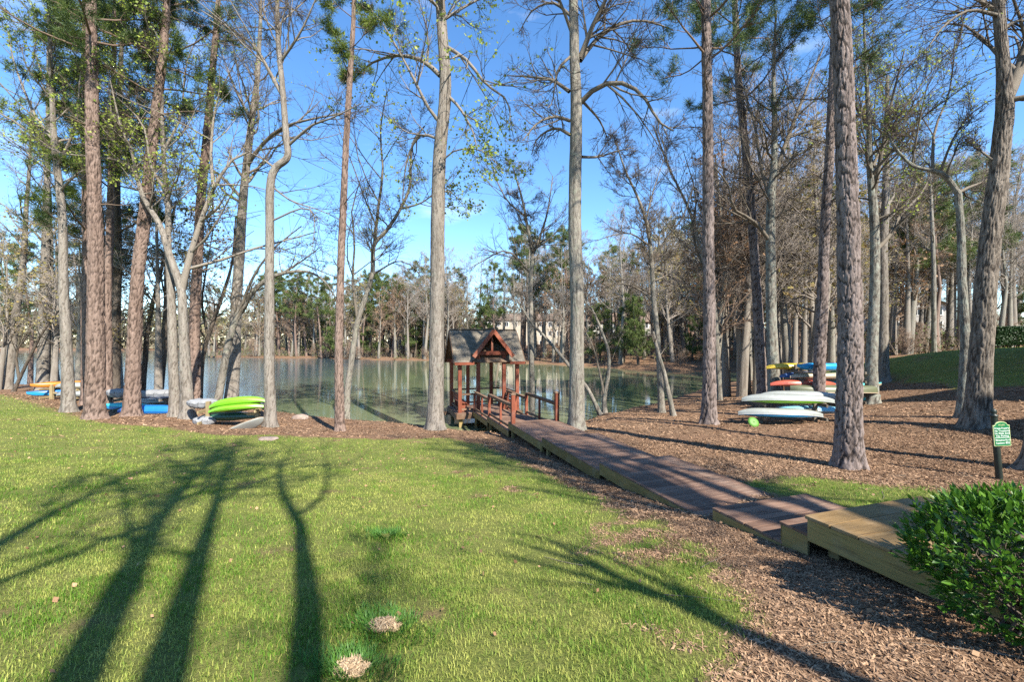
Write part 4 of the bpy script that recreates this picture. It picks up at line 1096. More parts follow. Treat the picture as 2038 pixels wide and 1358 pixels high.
_U = 'first second third fourth fifth sixth seventh eighth ninth tenth eleventh twelfth thirteenth fourteenth fifteenth sixteenth seventeenth eighteenth nineteenth'.split()
def ordinal(n):
    if n < 20: return _U[n - 1]
    t = {2: 'twent', 3: 'thirt', 4: 'fort', 5: 'fift', 6: 'sixt', 7: 'sevent', 8: 'eight', 9: 'ninet'}[n // 10]
    return t + 'ieth' if n % 10 == 0 else t + 'y ' + _U[n % 10 - 1]
_by = {}
for _o in COL.objects:
    if _o.parent is None and _o.get('group') and _o.get('label') in LABELS.values():
        _by.setdefault(_o['label'], []).append(_o)
for _lab, _os in _by.items():
    _os.sort(key=lambda o: o.location.x / o.location.y)
    if 1 < len(_os) < 100:
        for _i, _o in enumerate(_os):
            _o['label'] = '%s from the left: %s' % (ordinal(_i + 1), _lab)

def far_wood():
    """the woods along the far shore of the lake, too far off to tell the trees apart"""
    rng = rng_of('farwood')
    acc = Acc()
    n = 1100
    px = rng.uniform(-500, 1500, n); Y = rng.uniform(216, 275, n)
    x = (px - CX) / F * Y
    ok = poly_sd(LAKE, x, Y) > 2
    x, Y = x[ok], Y[ok]
    z = tz(x, Y)
    H = rng.uniform(12, 21, len(x))
    d = np.zeros((len(x), 3)); d[:, 2] = 1
    q, r = grow(rng, np.stack([x, Y, z], -1), d, H, np.full(len(x), .22), 3, .05, .05)
    tubes(acc, q, r, 3, col=np.tile([[.8, .8, .8, 1]], (len(x), 1)))
    p, dd, L, rr = spawn(rng, q, r, 7, .25, 1, 25, 65, .42)
    q1, r1 = grow(rng, p, dd, L, rr * .5, 2, .2, .06)
    tp = q1[:, 1:].reshape(-1, 3)
    shade = np.repeat(rng.uniform(0, 1, len(x)), 14)
    for k in range(3):
        leaf_quads(acc, rng, tp, 1.2, 0, .9, np.clip(shade + rng.uniform(-.2, .2, len(tp)), 0, 1))
    # scrub under the far trees
    m = 16000
    pxs = rng.uniform(-500, 1500, m); Ys = rng.uniform(209, 262, m); xs = (pxs - CX) / F * Ys
    ok = poly_sd(LAKE, xs, Ys) > .5
    xs, Ys = xs[ok], Ys[ok]
    leaf_quads(acc, rng, np.stack([xs, Ys, tz(xs, Ys) + rng.exponential(2.2, len(xs))], -1), 1.5, 0, .2, np.clip(.35 + .35 * vnoise(xs * .1, Ys * .1), 0, 1))
    link('distant_wood', acc.mesh('distant_wood', M['wood_mass'], smooth=False), label='grey brown wood along the far shore of the lake', kind='stuff')
far_wood()

def undergrowth():
    """leafless scrub and bramble on the floor of the woods across the water and at right"""
    rng = rng_of('undergrowth')
    br = Acc(); gr = Acc()
    for pxr, Yr, n in (((370, 905), (97, 128), 2600), ((880, 1500), (62, 112), 1700), ((1450, 2090), (43, 80), 2600)):
        px = rng.uniform(*pxr, n); Y = rng.uniform(*Yr, n); x = (px - CX) / F * Y
        sd = poly_sd(LAKE, x, Y)
        clump = vnoise(x * .35, Y * .35, 0, 21)
        ok = (sd > .6) & (poly_sd(LAWNS[2], x, Y) > 1.0) & (clump + np.clip(2.5 - sd, 0, 1) > -.15)
        x, Y = x[ok], Y[ok]; m = len(x)
        p = np.stack([x, Y, tz(x, Y) - .05], -1)
        d = np.stack([rng.normal(0, .5, m), rng.normal(0, .5, m), np.ones(m)], -1)
        q, r = grow(rng, p, d, rng.uniform(.8, 3.0, m), np.full(m, .022), 2, .2, 0)
        sh = np.repeat(rng.uniform(0, 1, m)[:, None], 4, 1); sh[:, 3] = 1
        tubes(br, q, r, 3, col=sh)
        pc, dc, L, rr = spawn(rng, q, r, 5, .2, 1, 20, 70, .55)
        q1, r1 = grow(rng, pc, dc, L, np.full(len(pc), .012), 1, .1, 0)
        tubes(br, q1, r1, 3, col=np.repeat(sh, 5, axis=0))
        g = rng.uniform(0, 1, m) < .22
        pos = np.repeat(q[g].reshape(-1, 3), 5, axis=0)
        leaf_quads(gr, rng, pos, .20, 0, .35)
    link('brushwood', br.mesh('brushwood', M['brush'], smooth=False), label='leafless brown brushwood under the far trees', kind='stuff')
    link('evergreen_scrub', gr.mesh('evergreen_scrub', M['brush_green'], smooth=False), label='low olive green scrub under the far trees', kind='stuff')
undergrowth()
for _l in TEMPL.values():
    for _o in _l:
        if _o.name not in USED:
            for _c in list(_o.children):
                bpy.data.objects.remove(_c)
            bpy.data.objects.remove(_o)

# ------------------------------------------------------------------ boardwalk: level decks stepping down to the gazebo
TH = math.radians(18.0)
OB = np.array([-0.018, 15.7, 0.0])
def bw(x, y, z=0.0):
    """boardwalk frame (x across, y towards the gazebo) to world"""
    return np.array([OB[0] + x * math.cos(TH) - y * math.sin(TH), OB[1] + x * math.sin(TH) + y * math.cos(TH), z])
WD = 1.85
walk = thing('boardwalk', 'long red brown plank boardwalk stepping down across the slope to the gazebo', 'boardwalk', tuple(bw(0, 0)), TH)
rw = rng_of('walk')
def lpiece(name, me, parent, x, y, z, rot=(0, 0, 0)):
    return link(name, me, parent, loc=(x, y, z), rot=rot)

def deck(y0, y1, z, mat, pitch=0.142, th=0.036, x0=0.0, x1=WD, over=0.025):
    """planks laid across from y0 (near) to y1 (far)"""
    n = max(1, round((y1 - y0) / pitch))
    p = (y1 - y0) / n
    me = bevel_box('plank', x1 - x0 + 2 * over, p - 0.010, th, M[mat], 0.004)
    for i in range(n):
        lpiece('plank', me, walk, (x0 + x1) / 2 + rw.normal(0, 0.004), y0 + (i + .5) * p, z - th / 2 + rw.normal(0, 0.0016), (0, 0, rw.normal(0, 0.002)))

def fascia(y0, y1, ztop, h, x, t=0.038, name='side_board', mat='board_olive'):
    me = bevel_box(name, t, y1 - y0, h, M[mat], 0.004)
    lpiece(name, me, walk, x, (y0 + y1) / 2, ztop - h / 2)
def endboard(y, ztop, h, x0, x1, t=0.036, mat='board_olive'):
    me = bevel_box('riser_board', x1 - x0, t, h, M[mat], 0.004)
    lpiece('riser_board', me, walk, (x0 + x1) / 2, y, ztop - h / 2)
def post_to_ground(x, y, ztop, w=0.1, name='support_post', mat='board_olive'):
    g = bw(x, y)
    zb = min(tz1(g[0], g[1]), ztop - .1) - 0.15
    me = bevel_box(name, w, w, ztop - zb, M[mat], 0.004)
    lpiece(name, me, walk, x, y, (ztop + zb) / 2)

DECKS = [  # near y, far y, height, board height, plank material
    (-3.03, 0.34, -3.03, .235, 'deck_red'), (-6.45, -3.03, -2.885, .24, 'deck_red'), (-9.80, -6.45, -2.715, .24, 'deck_red'),
    (-10.96, -9.80, -2.485, .22, 'deck_red'), (0.34, 3.48, -3.35, .22, 'deck_red'), (3.48, 6.38, -3.55, .22, 'deck_red')]
for y0, y1, z, h, m in DECKS:
    deck(y0, y1, z, m)
    for x in (-0.005, WD + 0.005):
        fascia(y0 + .004, y1 - .004, z - .037, h, x)
    endboard(y1 - .018, z - .037, h, .02, WD - .02)
    for yy in (y0 + .25, y1 - .25):
        for x in (.09, WD - .09):
            post_to_ground(x, yy, z - .06)
# the step and the big platform in the foreground
deck(-11.28, -10.90, -2.245, 'deck_red', .19, .036, 0.0, 1.45)
endboard(-10.92, -2.282, .28, .0, 1.45)
fascia(-11.27, -10.94, -2.282, .30, -.005)
deck(-15.3, -11.26, -2.03, 'deck_tan', .285, .04, -.02, WD + .1, .03)
fascia(-15.3, -11.28, -2.071, .25, -.02, .045)
fascia(-15.3, -11.28, -2.071, .25, WD + .1, .045)
endboard(-11.285, -2.071, .245, .005, WD + .075)
for yy in (-11.45, -13.0, -14.6):
    for x in (.2, WD - .1):
        post_to_ground(x, yy, -2.1, .12)

# railings along the bridge
def rail_part(x, y0, y1, zr0, zr1, h, w=0.038, mat='rail_brown'):
    acc = Acc(); bar(acc, (x, y0, zr0), (x, y1, zr1), w, h)
    link('rail', acc.mesh('rail', M[mat], smooth=False, color=False), walk)
def post(x, y, z0, z1, w, cap=True, mat='red_stain'):
    me = bevel_box('railing_post', w, w, z1 - z0, M[mat], 0.006)
    o = lpiece('railing_post', me, walk, x, y, (z0 + z1) / 2)
    if cap:
        bm = bmesh.new()
        hw = w * .62
        v = [bm.verts.new((sx * hw, sy * hw, zz)) for zz in (0, .03) for sx, sy in ((-1, -1), (1, -1), (1, 1), (-1, 1))]
        top = bm.verts.new((0, 0, .075))
        for f in box_faces()[:1] + box_faces()[2:]:
            bm.faces.new([v[i] for i in f])
        for i in range(4):
            bm.faces.new([v[4 + i], v[4 + (i + 1) % 4], top])
        cm = bpy.data.meshes.new('post_cap'); bm.to_mesh(cm); bm.free()
        cm.materials.append(M['rail_brown'])
        link('post_cap', cm, o, loc=(0, 0, (z1 - z0) / 2 + .002))
for side, x in ((0, .05), (1, WD - .05)):
    xi = x
    post(xi, -.02, -3.25, -1.98, .145)
    post(xi, 3.36, -3.55, -2.42, .12)
    post(xi, 6.22, -3.75, -2.66, .11, False)
    for y0, y1, zd in ((.06, 3.29, -3.35), (3.43, 6.16, -3.55)):
        rail_part(xi, y0, y1, zd + .93, zd + .93, .09)
        acc = Acc(); bar(acc, (xi, y0, zd + .995), (xi, y1, zd + .995), .14, .036)
        link('cap_rail', acc.mesh('cap_rail', M['rail_brown'], smooth=False, color=False), walk)
        rail_part(xi, y0, y1, zd + .13, zd + .13, .09)
        acc = Acc(); ym = (y0 + y1) / 2
        bar(acc, (xi + (.03 if side == 0 else -.03), ym, zd - .15), (xi + (.03 if side == 0 else -.03), ym, zd + .97), .07, .085, up=(1, 0, 0))
        link('baluster', acc.mesh('baluster', M['red_stain'], smooth=False, color=False), walk)

# ------------------------------------------------------------------ gazebo
GX0, GX1, GY0, GY1, GZ = -.654, 2.416, 6.52, 8.92, -3.65
gaz = thing('gazebo', 'red stained wooden lake gazebo with grey shingle roof and front gable', 'gazebo', tuple(bw(0, 0)), TH)
def gl(name, acc, mat, parent=None):
    return link(name, acc.mesh(name, M[mat], smooth=False, color=False), parent or gaz)
# floor
n = 21; pch = (GY1 - GY0 + .36) / n
pm = bevel_box('floor_plank', GX1 - GX0 + .34, pch - .006, .036, M['deck_red'], .004)
for i in range(n):
    link('floor_plank', pm, gaz, loc=((GX0 + GX1) / 2, GY0 - .18 + (i + .5) * pch, GZ - .018))
for nm, a, b in (('floor_beam', (GX0 - .2, GY0 - .2), (GX1 + .2, GY0 - .2)), ('floor_beam', (GX0 - .2, GY1 + .2), (GX1 + .2, GY1 + .2)), ('floor_beam', (GX0 - .2, GY0 - .17), (GX0 - .2, GY1 + .17)), ('floor_beam', (GX1 + .2, GY0 - .17), (GX1 + .2, GY1 + .17))):
    acc = Acc(); bar(acc, (*a, GZ - .17), (*b, GZ - .17), .045, .26); gl(nm, acc, 'rail_brown')
for x in (GX0 + .05, (GX0 + GX1) / 2, GX1 - .05):
    for y in (GY0 + .05, GY1 - .05):
        acc = Acc(); bar(acc, (x, y, GZ - .3), (x, y, -6.0), .17, .17, up=(1, 0, 0)); gl('pile', acc, 'board_olive')
acc = Acc(); bar(acc, (GX0 - .45, GY1 - .05, GZ - .38), (GX1 + .3, GY1 - .05, GZ - .38), .09, .2); gl('pile_beam', acc, 'rail_brown')
EZ = -1.08           # eave height
XE0, XE1 = .28, 1.65
posts = [(GX0, GY0), (XE0, GY0 - .12), (XE1, GY0 - .12), (GX1, GY0), (GX0, GY1), (XE0, GY1), (XE1, GY1), (GX1, GY1)]
for (x, y) in posts:
    front_mid = y < GY0
    me = bevel_box('post', .18, .18, (-.72 if front_mid else EZ - .06) - GZ, M['red_stain'], .006)
    link('post', me, gaz, loc=(x, y, (GZ + (-.72 if front_mid else EZ - .06)) / 2))
for (a, b) in (((GX0 - .25, GY0), (XE0 - .08, GY0)), ((XE1 + .08, GY0), (GX1 + .25, GY0)), ((GX0 - .25, GY1), (GX1 + .25, GY1)), ((GX0, GY0 + .08), (GX0, GY1 - .08)), ((GX1, GY0 + .08), (GX1, GY1 - .08))):
    acc = Acc(); bar(acc, (*a, EZ - .02), (*b, EZ - .02), .09, .2); gl('eave_beam', acc, 'red_stain_x')
acc = Acc(); bar(acc, (XE0 - .16, GY0 - .3, -.62), (XE1 + .16, GY0 - .3, -.62), .05, .19); gl('tie_beam', acc, 'red_stain_x')
acc = Acc(); bar(acc, (XE0 - .1, GY0 - .12, -.64), (XE1 + .1, GY0 - .12, -.64), .1, .16); gl('header_beam', acc, 'red_stain_x')
XC = (XE0 + XE1) / 2
acc = Acc(); bar(acc, (XC, GY0 - .3, -.52), (XC, GY0 - .3, .40), .10, .05, up=(0, 1, 0)); gl('king_post', acc, 'red_stain')
# railings of the gazebo
for (a, b) in (((GX0, GY0 + .09), (GX0, GY1 - .09)), ((GX1, GY0 + .09), (GX1, GY1 - .09)), ((GX0 + .09, GY1), (XE0 - .09, GY1)), ((XE0 + .09, GY1), (XE1 - .09, GY1)), ((XE1 + .09, GY1), (GX1 - .09, GY1)), ((GX0 + .09, GY0), (XE0 - .09, GY0)), ((XE1 + .09, GY0), (GX1 - .09, GY0))):
    for zz, hh, nm in ((GZ + .92, .09, 'rail'), (GZ + .16, .09, 'rail')):
        acc = Acc(); bar(acc, (*a, zz), (*b, zz), .04, hh); gl(nm, acc, 'rail_brown')
# bench along the left and right sides
for sx, x in ((1, GX0 + .28), (-1, GX1 - .28)):
    for k in range(3):
        acc = Acc(); bar(acc, (x - .14 + .14 * k, GY0 + .25, GZ + .44), (x - .14 + .14 * k, GY1 - .12, GZ + .44), .125, .036); gl('bench_slat', acc, 'red_stain_x')
    for k in range(3):
        acc = Acc(); bar(acc, (x - sx * .2, GY0 + .25, GZ + .56 + .13 * k), (x - sx * .2, GY1 - .12, GZ + .56 + .13 * k), .036, .1); gl('bench_back_slat', acc, 'red_stain_x')
    for y in (GY0 + .4, GY1 - .3):
        acc = Acc(); bar(acc, (x, y, GZ), (x, y, GZ + .42), .3, .09, up=(0, 1, 0)); gl('bench_leg', acc, 'red_stain')
# roof
RY, RZ = (GY0 + GY1) / 2, .62
RX0, RX1 = GX0 - .33, GX1 + .33
SL = (RZ - EZ) / (RY - (GY0 - .35))
EYF, EYB = GY0 - .35, GY1 + .35
roof = Acc()
def slab(acc, quad, th=.05):
    q = np.array(quad, float)
    nrm = norm(np.cross(q[1] - q[0], q[3] - q[0]))
    if nrm[2] < 0: nrm = -nrm
    v = np.vstack([q - nrm * th, q])
    add_hexa(acc, v)
slab(roof, [(RX0, EYF, EZ), (RX1, EYF, EZ), (RX1, RY, RZ), (RX0, RY, RZ)])
slab(roof, [(RX0, RY + .002, RZ), (RX1, RY + .002, RZ), (RX1, EYB, EZ), (RX0, EYB, EZ)])
GS, GHW, GYF = 1.27, 1.02, GY0 - .62
def g_meet(d): return RY - GS * d / SL
for s in (-1, 1):
    slab(roof, [(XC, GYF, RZ + .012), (XC + s * GHW, GYF, RZ + .012 - GS * GHW), (XC + s * GHW, g_meet(GHW) + .1, RZ + .012 - GS * GHW), (XC, RY, RZ + .012)], .045)
roof_o = gl('roof', roof, 'rail_brown')
for s in (-1, 1):      # fascias of the front gable and of the roof ends
    acc = Acc()
    bar(acc, (XC + s * .0, GYF - .022, RZ - .10), (XC + s * (GHW + .02), GYF - .022, RZ - .10 - GS * (GHW + .02)), .04, .19, up=(-s * GS, 0, -1))
    link('gable_fascia', acc.mesh('gable_fascia', M['red_stain_x'], smooth=False, color=False), roof_o)
    for xx in (RX0 - .02, RX1 + .02):
        acc = Acc()
        ye = EYF if s < 0 else EYB
        bar(acc, (xx, RY, RZ - .09), (xx, ye, EZ - .09), .035, .15, up=(0, 0, 1))
        link('end_fascia', acc.mesh('end_fascia', M['rail_brown'], smooth=False, color=False), roof_o)
for (xa, xb) in ((RX0 + .01, XC - GHW + .08), (XC + GHW - .08, RX1 - .01)):
    acc = Acc(); bar(acc, (xa, EYF - .015, EZ - .06), (xb, EYF - .015, EZ - .06), .03, .14)
    link('eave_fascia', acc.mesh('eave_fascia', M['red_stain_x'], smooth=False, color=False), roof_o)
acc = Acc(); bar(acc, (RX0 + .01, EYB + .015, EZ - .06), (RX1 - .01, EYB + .015, EZ - .06), .03, .14)
link('eave_fascia', acc.mesh('eave_fascia', M['red_stain_x'], smooth=False, color=False), roof_o)
# shingles: every one of the front slopes a piece, the unseen back slope as one
def shingle_mesh(w, l):
    acc = Acc()
    v = [(-w / 2, 0, .0), (w / 2, 0, .0), (w / 2, l, .001), (-w / 2, l, .001), (-w / 2, 0, .014), (w / 2, 0, .014), (w / 2, l, .005), (-w / 2, l, .005)]
    add_hexa(acc, np.array(v))
    return acc.mesh('shingle', M['shingle'], smooth=False, color=False)
SHW, SHE = .30, .155
sh_me = shingle_mesh(SHW - .006, SHE + .05)
rs = rng_of('shingle')
ang_main = math.atan(SL)
slope_len = math.hypot(RY - EYF, RZ - EZ)
def put_shingle(mat4, me=sh_me, name='shingle'):
    o = link(name, me, roof_o)
    o.matrix_local = mat4
    return o
cnt = 0
rows = int(slope_len / SHE)
for r_ in range(rows):
    t = r_ * SHE
    y = EYF + t * math.cos(ang_main); z = EZ + t * math.sin(ang_main)
    offx = (r_ % 2) * SHW / 2
    x = RX0 + SHW / 2 - offx
    while x < RX1 + SHW / 2:
        xa, xb = max(x - SHW / 2, RX0), min(x + SHW / 2, RX1)
        hidden = (abs((xa + xb) / 2 - XC) + SHW * .6) < (RY - y - SHE) * SL / GS and y > GYF and abs((xa + xb) / 2 - XC) < GHW - .1
        if xb - xa > .05 and not hidden:
            m4 = Matrix.Translation(((xa + xb) / 2, y, z + .003)) @ Matrix.Rotation(ang_main, 4, 'X') @ Matrix.Rotation(rs.normal(0, .006), 4, 'X') @ Matrix.Diagonal(((xb - xa) / SHW, 1, rs.uniform(.8, 1.5), 1))
            put_shingle(m4); cnt += 1
        x += SHW
for s in (-1, 1):
    gl_len = math.hypot(GHW, GS * GHW)
    ga = math.atan(GS)
    for r_ in range(int(gl_len / SHE)):
        t = r_ * SHE
        d = GHW - t * math.cos(ga)
        z = RZ + .012 - GS * d
        y = GYF - .01 - (r_ % 2) * SHW / 2
        yend = g_meet(d) + .08
        while y < yend - .04:
            ya, yb = max(y, GYF - .01), min(y + SHW, yend)
            if yb - ya > .04:
                # local x along the gable's ridge, local y up the slope
                ex = Vector((0, 1, 0)) if s < 0 else Vector((0, -1, 0))
                ey = Vector((-s * math.cos(ga), 0, math.sin(ga)))
                if s < 0: ex = Vector((0, -1, 0))
                else: ex = Vector((0, 1, 0))
                ez = ex.cross(ey)
                if ez.z < 0: ex = -ex; ez = -ez
                rot = Matrix((ex, ey, ez)).transposed().to_4x4()
                m4 = Matrix.Translation((XC + s * d, (ya + yb) / 2, z + .003)) @ rot @ Matrix.Diagonal(((yb - ya) / SHW, 1, rs.uniform(.8, 1.5), 1))
                put_shingle(m4); cnt += 1
            y += SHW
back = Acc()
for r_ in range(rows):
    t = r_ * SHE
    y = EYB - t * math.cos(ang_main); z = EZ + t * math.sin(ang_main)
    nseg = 13
    for k in range(nseg):
        xa = RX0 + (RX1 - RX0) * k / nseg; xb = RX0 + (RX1 - RX0) * (k + 1) / nseg - .006
        y2 = y - (SHE + .05) * math.cos(ang_main); z2 = z + (SHE + .05) * math.sin(ang_main)
        add_hexa(back, np.array([(xa, y, z + .002), (xb, y, z + .002), (xb, y2, z2 + .002), (xa, y2, z2 + .002), (xa, y, z + .02), (xb, y, z + .02), (xb, y2, z2 + .009), (xa, y2, z2 + .009)]))
bo = link('back_shingles', back.mesh('back_shingles', M['shingle'], smooth=False, color=False), roof_o, kind='stuff')
for nm, a, b in (('ridge_cap', (RX0 - .01, RY, RZ + .02), (RX1 + .01, RY, RZ + .02)), ('gable_ridge_cap', (XC, GYF - .02, RZ + .035), (XC, RY, RZ + .035))):
    acc = Acc(); bar(acc, a, b, .16, .03)
    link(nm, acc.mesh(nm, M['shingle'], smooth=False, color=False), roof_o)

# ------------------------------------------------------------------ kayaks, boards and racks
def kmat(name, c, rough=0.35, dirt=True):
    if name not in M:
        plain(name, c, rough, 0.5, 0.08, 3.0, 0.05, (c[0] * .45 + .06, c[1] * .45 + .05, c[2] * .45 + .03) if dirt else None, -.02)
    return M[name]
KC = dict(white=(.29, .31, .29), cream=(.32, .29, .21), blue=(.015, .17, .52), skyblue=(.02, .30, .60), lime=(.17, .44, .02), orange=(.55, .20, .03), yellow=(.52, .38, .03),
          red=(.42, .085, .05), navy=(.04, .09, .24), olive=(.12, .13, .075), teal=(.05, .50, .55), green=(.015, .07, .04), greytarp=(.24, .245, .25), tan=(.42, .32, .22), grey=(.36, .38, .39), aqua=(.20, .48, .60))

def kayak(name, label, cat, c, head, L, B=.68, H=.34, hull='white', deckc=None, flip=False, style='kayak', pitch=0.0, roll=0.0, group=None, accent=None):
    """centre c (its lowest point rests at c.z), heading in degrees in plan, pitch raises the bow"""
    root = thing(name, label, cat, tuple(c), 0, group)
    Rm = Matrix.Rotation(math.radians(head), 4, 'Z') @ Matrix.Rotation(-math.radians(pitch), 4, 'Y') @ Matrix.Rotation(math.radians(roll), 4, 'X')
    if flip:
        Rm = Rm @ Matrix.Translation((0, 0, H * (1.0 if style != 'canoe' else .9))) @ Matrix.Rotation(math.pi, 4, 'X')
    rng = rng_of(label)
    ns, nr = 30, 10
    t = np.linspace(-1, 1, ns)
    flat = style == 'board'
    ex = dict(kayak=1.9, canoe=2.4, board=2.6, tarp=2.6, siton=2.3)[style]
    b = B / 2 * np.maximum(1 - np.abs(t) ** ex, 0) ** (.62 if style != 'board' else .5)
    if style in ('kayak', 'siton'):
        b = B / 2 * np.cos(math.pi / 2 * t) ** (.85 if style == 'kayak' else .70) * (1 - .10 * t)
    b = np.maximum(b, .012)
    keel = H * (.52 if style != 'canoe' else .12) * np.abs(t) ** 4
    sheer = H * ((.58 + .30 * np.abs(t) ** 3) if style in ('kayak', 'siton') else (.86 + .14 * t ** 4) if style == 'canoe' else (.55 + .2 * t ** 2))
    if flat: keel = .12 * H + H * 1.2 * np.abs(t) ** 5; sheer = keel + H * .45
    crown = H * (1.0 - (sheer / H)) * np.clip(1 - np.abs(t) ** 3, 0, 1) + .01 if not flat else np.full(ns, H * .3)
    ph = np.linspace(0, math.pi, nr)
    def lump(v):
        if style != 'tarp': return v
        w = v.copy()
        w[:, 2] += .030 * vnoise(v[:, 0] * 9, v[:, 1] * 14, 0, 3) + .014 * vnoise(v[:, 0] * 31, v[:, 1] * 27, 0, 4)
        w[:, 1] += .030 * vnoise(v[:, 0] * 11, v[:, 2] * 17, 0, 5)
        return w
    def shell(low):
        V = []
        for i in range(ns):
            cy = np.sign(np.cos(ph)) * np.abs(np.cos(ph)) ** .75
            if low:
                z = sheer[i] - (sheer[i] - keel[i]) * np.sin(ph) ** .62
            else:
                z = sheer[i] + crown[i] * np.sin(ph) ** .8
            V.append(np.stack([np.full(nr, t[i] * L / 2), b[i] * cy, z], -1))
        V = np.concatenate(V)
        i, k = np.meshgrid(np.arange(ns - 1), np.arange(nr - 1), indexing='ij')
        a = (i * nr + k)
        q = np.stack([a, a + 1, a + nr + 1, a + nr], -1).reshape(-1, 4)
        return lump(V), (q if low else q[:, ::-1])
    def put(nm, acc, mat):
        o = link(nm, acc.mesh(nm, mat, color=False), root)
        o.matrix_local = Rm
        return o
    hm = kmat('plastic_' + hull, KC[hull], .75 if style == 'tarp' else .35)
    dm = kmat('plastic_' + (deckc or hull), KC[deckc or hull], .75 if style == 'tarp' else .35)
    acc = Acc(); v, q = shell(True); acc.add(v, q)
    if style == 'canoe':
        v2 = v.copy(); v2[:, 1] *= .96; v2[:, 2] = v2[:, 2] * .97 + .012
        acc.add(v2, q[:, ::-1])
    put('hull' if style not in ('board', 'tarp') else 'underside', acc, hm)
    if style != 'canoe':
        acc = Acc(); v, q = shell(False); acc.add(v, q)
        put('deck' if style not in ('tarp',) else 'tarp_cover', acc, dm)
    gun = Acc()
    for s in (-1, 1):
        gp = np.stack([t * L / 2, s * b, sheer], -1)[None]
        tubes(gun, lump(gp[0])[None] if style == 'tarp' else gp, np.full((1, ns), .014 if style != 'canoe' else .02), 5)
    put('edge_rim', gun, kmat('plastic_' + (accent or deckc or hull), KC[accent or deckc or hull]))
    if style in ('kayak', 'siton'):
        a = np.linspace(0, 2 * math.pi, 25)
        rx, ry = (.42, B * .30) if style == 'kayak' else (.55, B * .3)
        cz = np.interp(rx * np.cos(a) / (L / 2), t, sheer + crown) - .015 + .0 * a
        ring = np.stack([rx * np.cos(a), ry * np.sin(a), cz + .01], -1)[None]
        rim = Acc(); tubes(rim, ring, np.full((1, 25), .018), 6)
        put('cockpit_rim', rim, M['dark_rubber'])
        seat = Acc()
        n0 = len(a) - 1
        vv = np.vstack([ring[0, :n0] + np.array([0, 0, .004]), [[0, 0, float(cz.mean()) + .008]]])
        seat.add(vv, tris=[[i, (i + 1) % n0, n0] for i in range(n0)])
        put('cockpit', seat, M['dark_rubber'] if style == 'kayak' else dm)
        for s in (-1, 1):
            h = Acc(); hp = np.array([[s * (L / 2 - .10), -.03, sheer[0] + .01], [s * (L / 2 - .04), 0, sheer[0] + .05], [s * (L / 2 - .10), .03, sheer[0] + .01]])
            tubes(h, smooth_path(hp, 7)[None], np.full((1, 7), .009), 5)
            put('carry_handle', h, M['dark_rubber'])
    if style == 'board':
        fin = Acc(); fin.add([(-L / 2 + .28, -.006, keel[3]), (-L / 2 + .5, -.006, keel[5]), (-L / 2 + .25, 0, keel[3] - .16), (-L / 2 + .28, .006, keel[3]), (-L / 2 + .5, .006, keel[5])], tris=[[0, 1, 2], [3, 2, 4], [0, 2, 3], [1, 4, 2]])
        put('fin', fin, M['dark_rubber'])
    if style == 'tarp':
        for f in (-.45, .1, .5):
            i = int((f + 1) / 2 * (ns - 1))
            aa = np.linspace(0, 2 * math.pi, 21)
            zc = (sheer[i] + crown[i] * .5 + keel[i]) / 2 + .02
            rp = np.stack([np.full(21, t[i] * L / 2), (b[i] + .035) * np.cos(aa), zc + (sheer[i] + crown[i] - keel[i]) * .56 * np.sin(aa)], -1)[None]
            st = Acc(); tubes(st, rp, np.full((1, 21), .008), 4)
            put('strap', st, M['dark_rubber'])
    return root

def rack(label, c, head, half, height, levels, mat, arm=.55, group='kayak racks', pw=.13):
    """two uprights joined by rails, each with arms pointing both ways at every level"""
    root = thing('kayak_rack', label, 'rack', (c[0], c[1], c[2]), math.radians(head), group)
    for s in (-1, 1):
        me = bevel_box('upright', pw, pw, height + .25, M[mat], .008)
        link('upright', me, root, loc=(s * half, 0, height / 2 - .125))
        for lv in levels:
            a = Acc(); bar(a, (s * half + s * pw * .76, -arm, lv), (s * half + s * pw * .76, arm, lv), .06, .11)
            link('arm', a.mesh('arm', M[mat], smooth=False, color=False), root)
    a = Acc(); bar(a, (-half, 0, height * .45), (half, 0, height * .45), .05, .12)
    link('cross_rail', a.mesh('cross_rail', M[mat], smooth=False, color=False), root)
    return root

def gpt(px, py, Y, z=None):
    p = P(px, py, Y)
    if z is not None: p[2] = z
    return p
# right: two white kayaks over two more, on a low rack
c = gpt(1568, 845, 16.2); c[2] = tz1(c[0], c[1])
rack('low dark timber rack holding the white kayaks', c, -8, .95, 1.02, (.22, .72), 'rack_grey', .6)
kayak('kayak', 'white upturned kayak with lime edge on top of the low right rack', 'kayak', gpt(1567, 0, 15.75, c[2] + .79), -9, 3.15, .66, .34, 'white', 'lime', flip=True, style='siton', accent='white')
kayak('kayak', 'dull white kayak lying behind the lime edged one on the top arms', 'kayak', gpt(1590, 0, 16.5, c[2] + .79), -7, 3.05, .62, .36, 'white', 'white', flip=True, style='siton')
kayak('kayak', 'grey white upturned kayak with blue nose low on the right rack', 'kayak', gpt(1552, 0, 15.75, c[2] + .285), -11, 2.85, .64, .32, 'white', 'skyblue', flip=True, style='siton', accent='grey')
kayak('jon_boat', 'pale blue flat ended boat behind the lower white kayak', 'boat', gpt(1610, 0, 16.55, c[2] + .285), -8, 2.6, .66, .30, 'aqua', 'white', flip=True, style='siton', accent='grey')
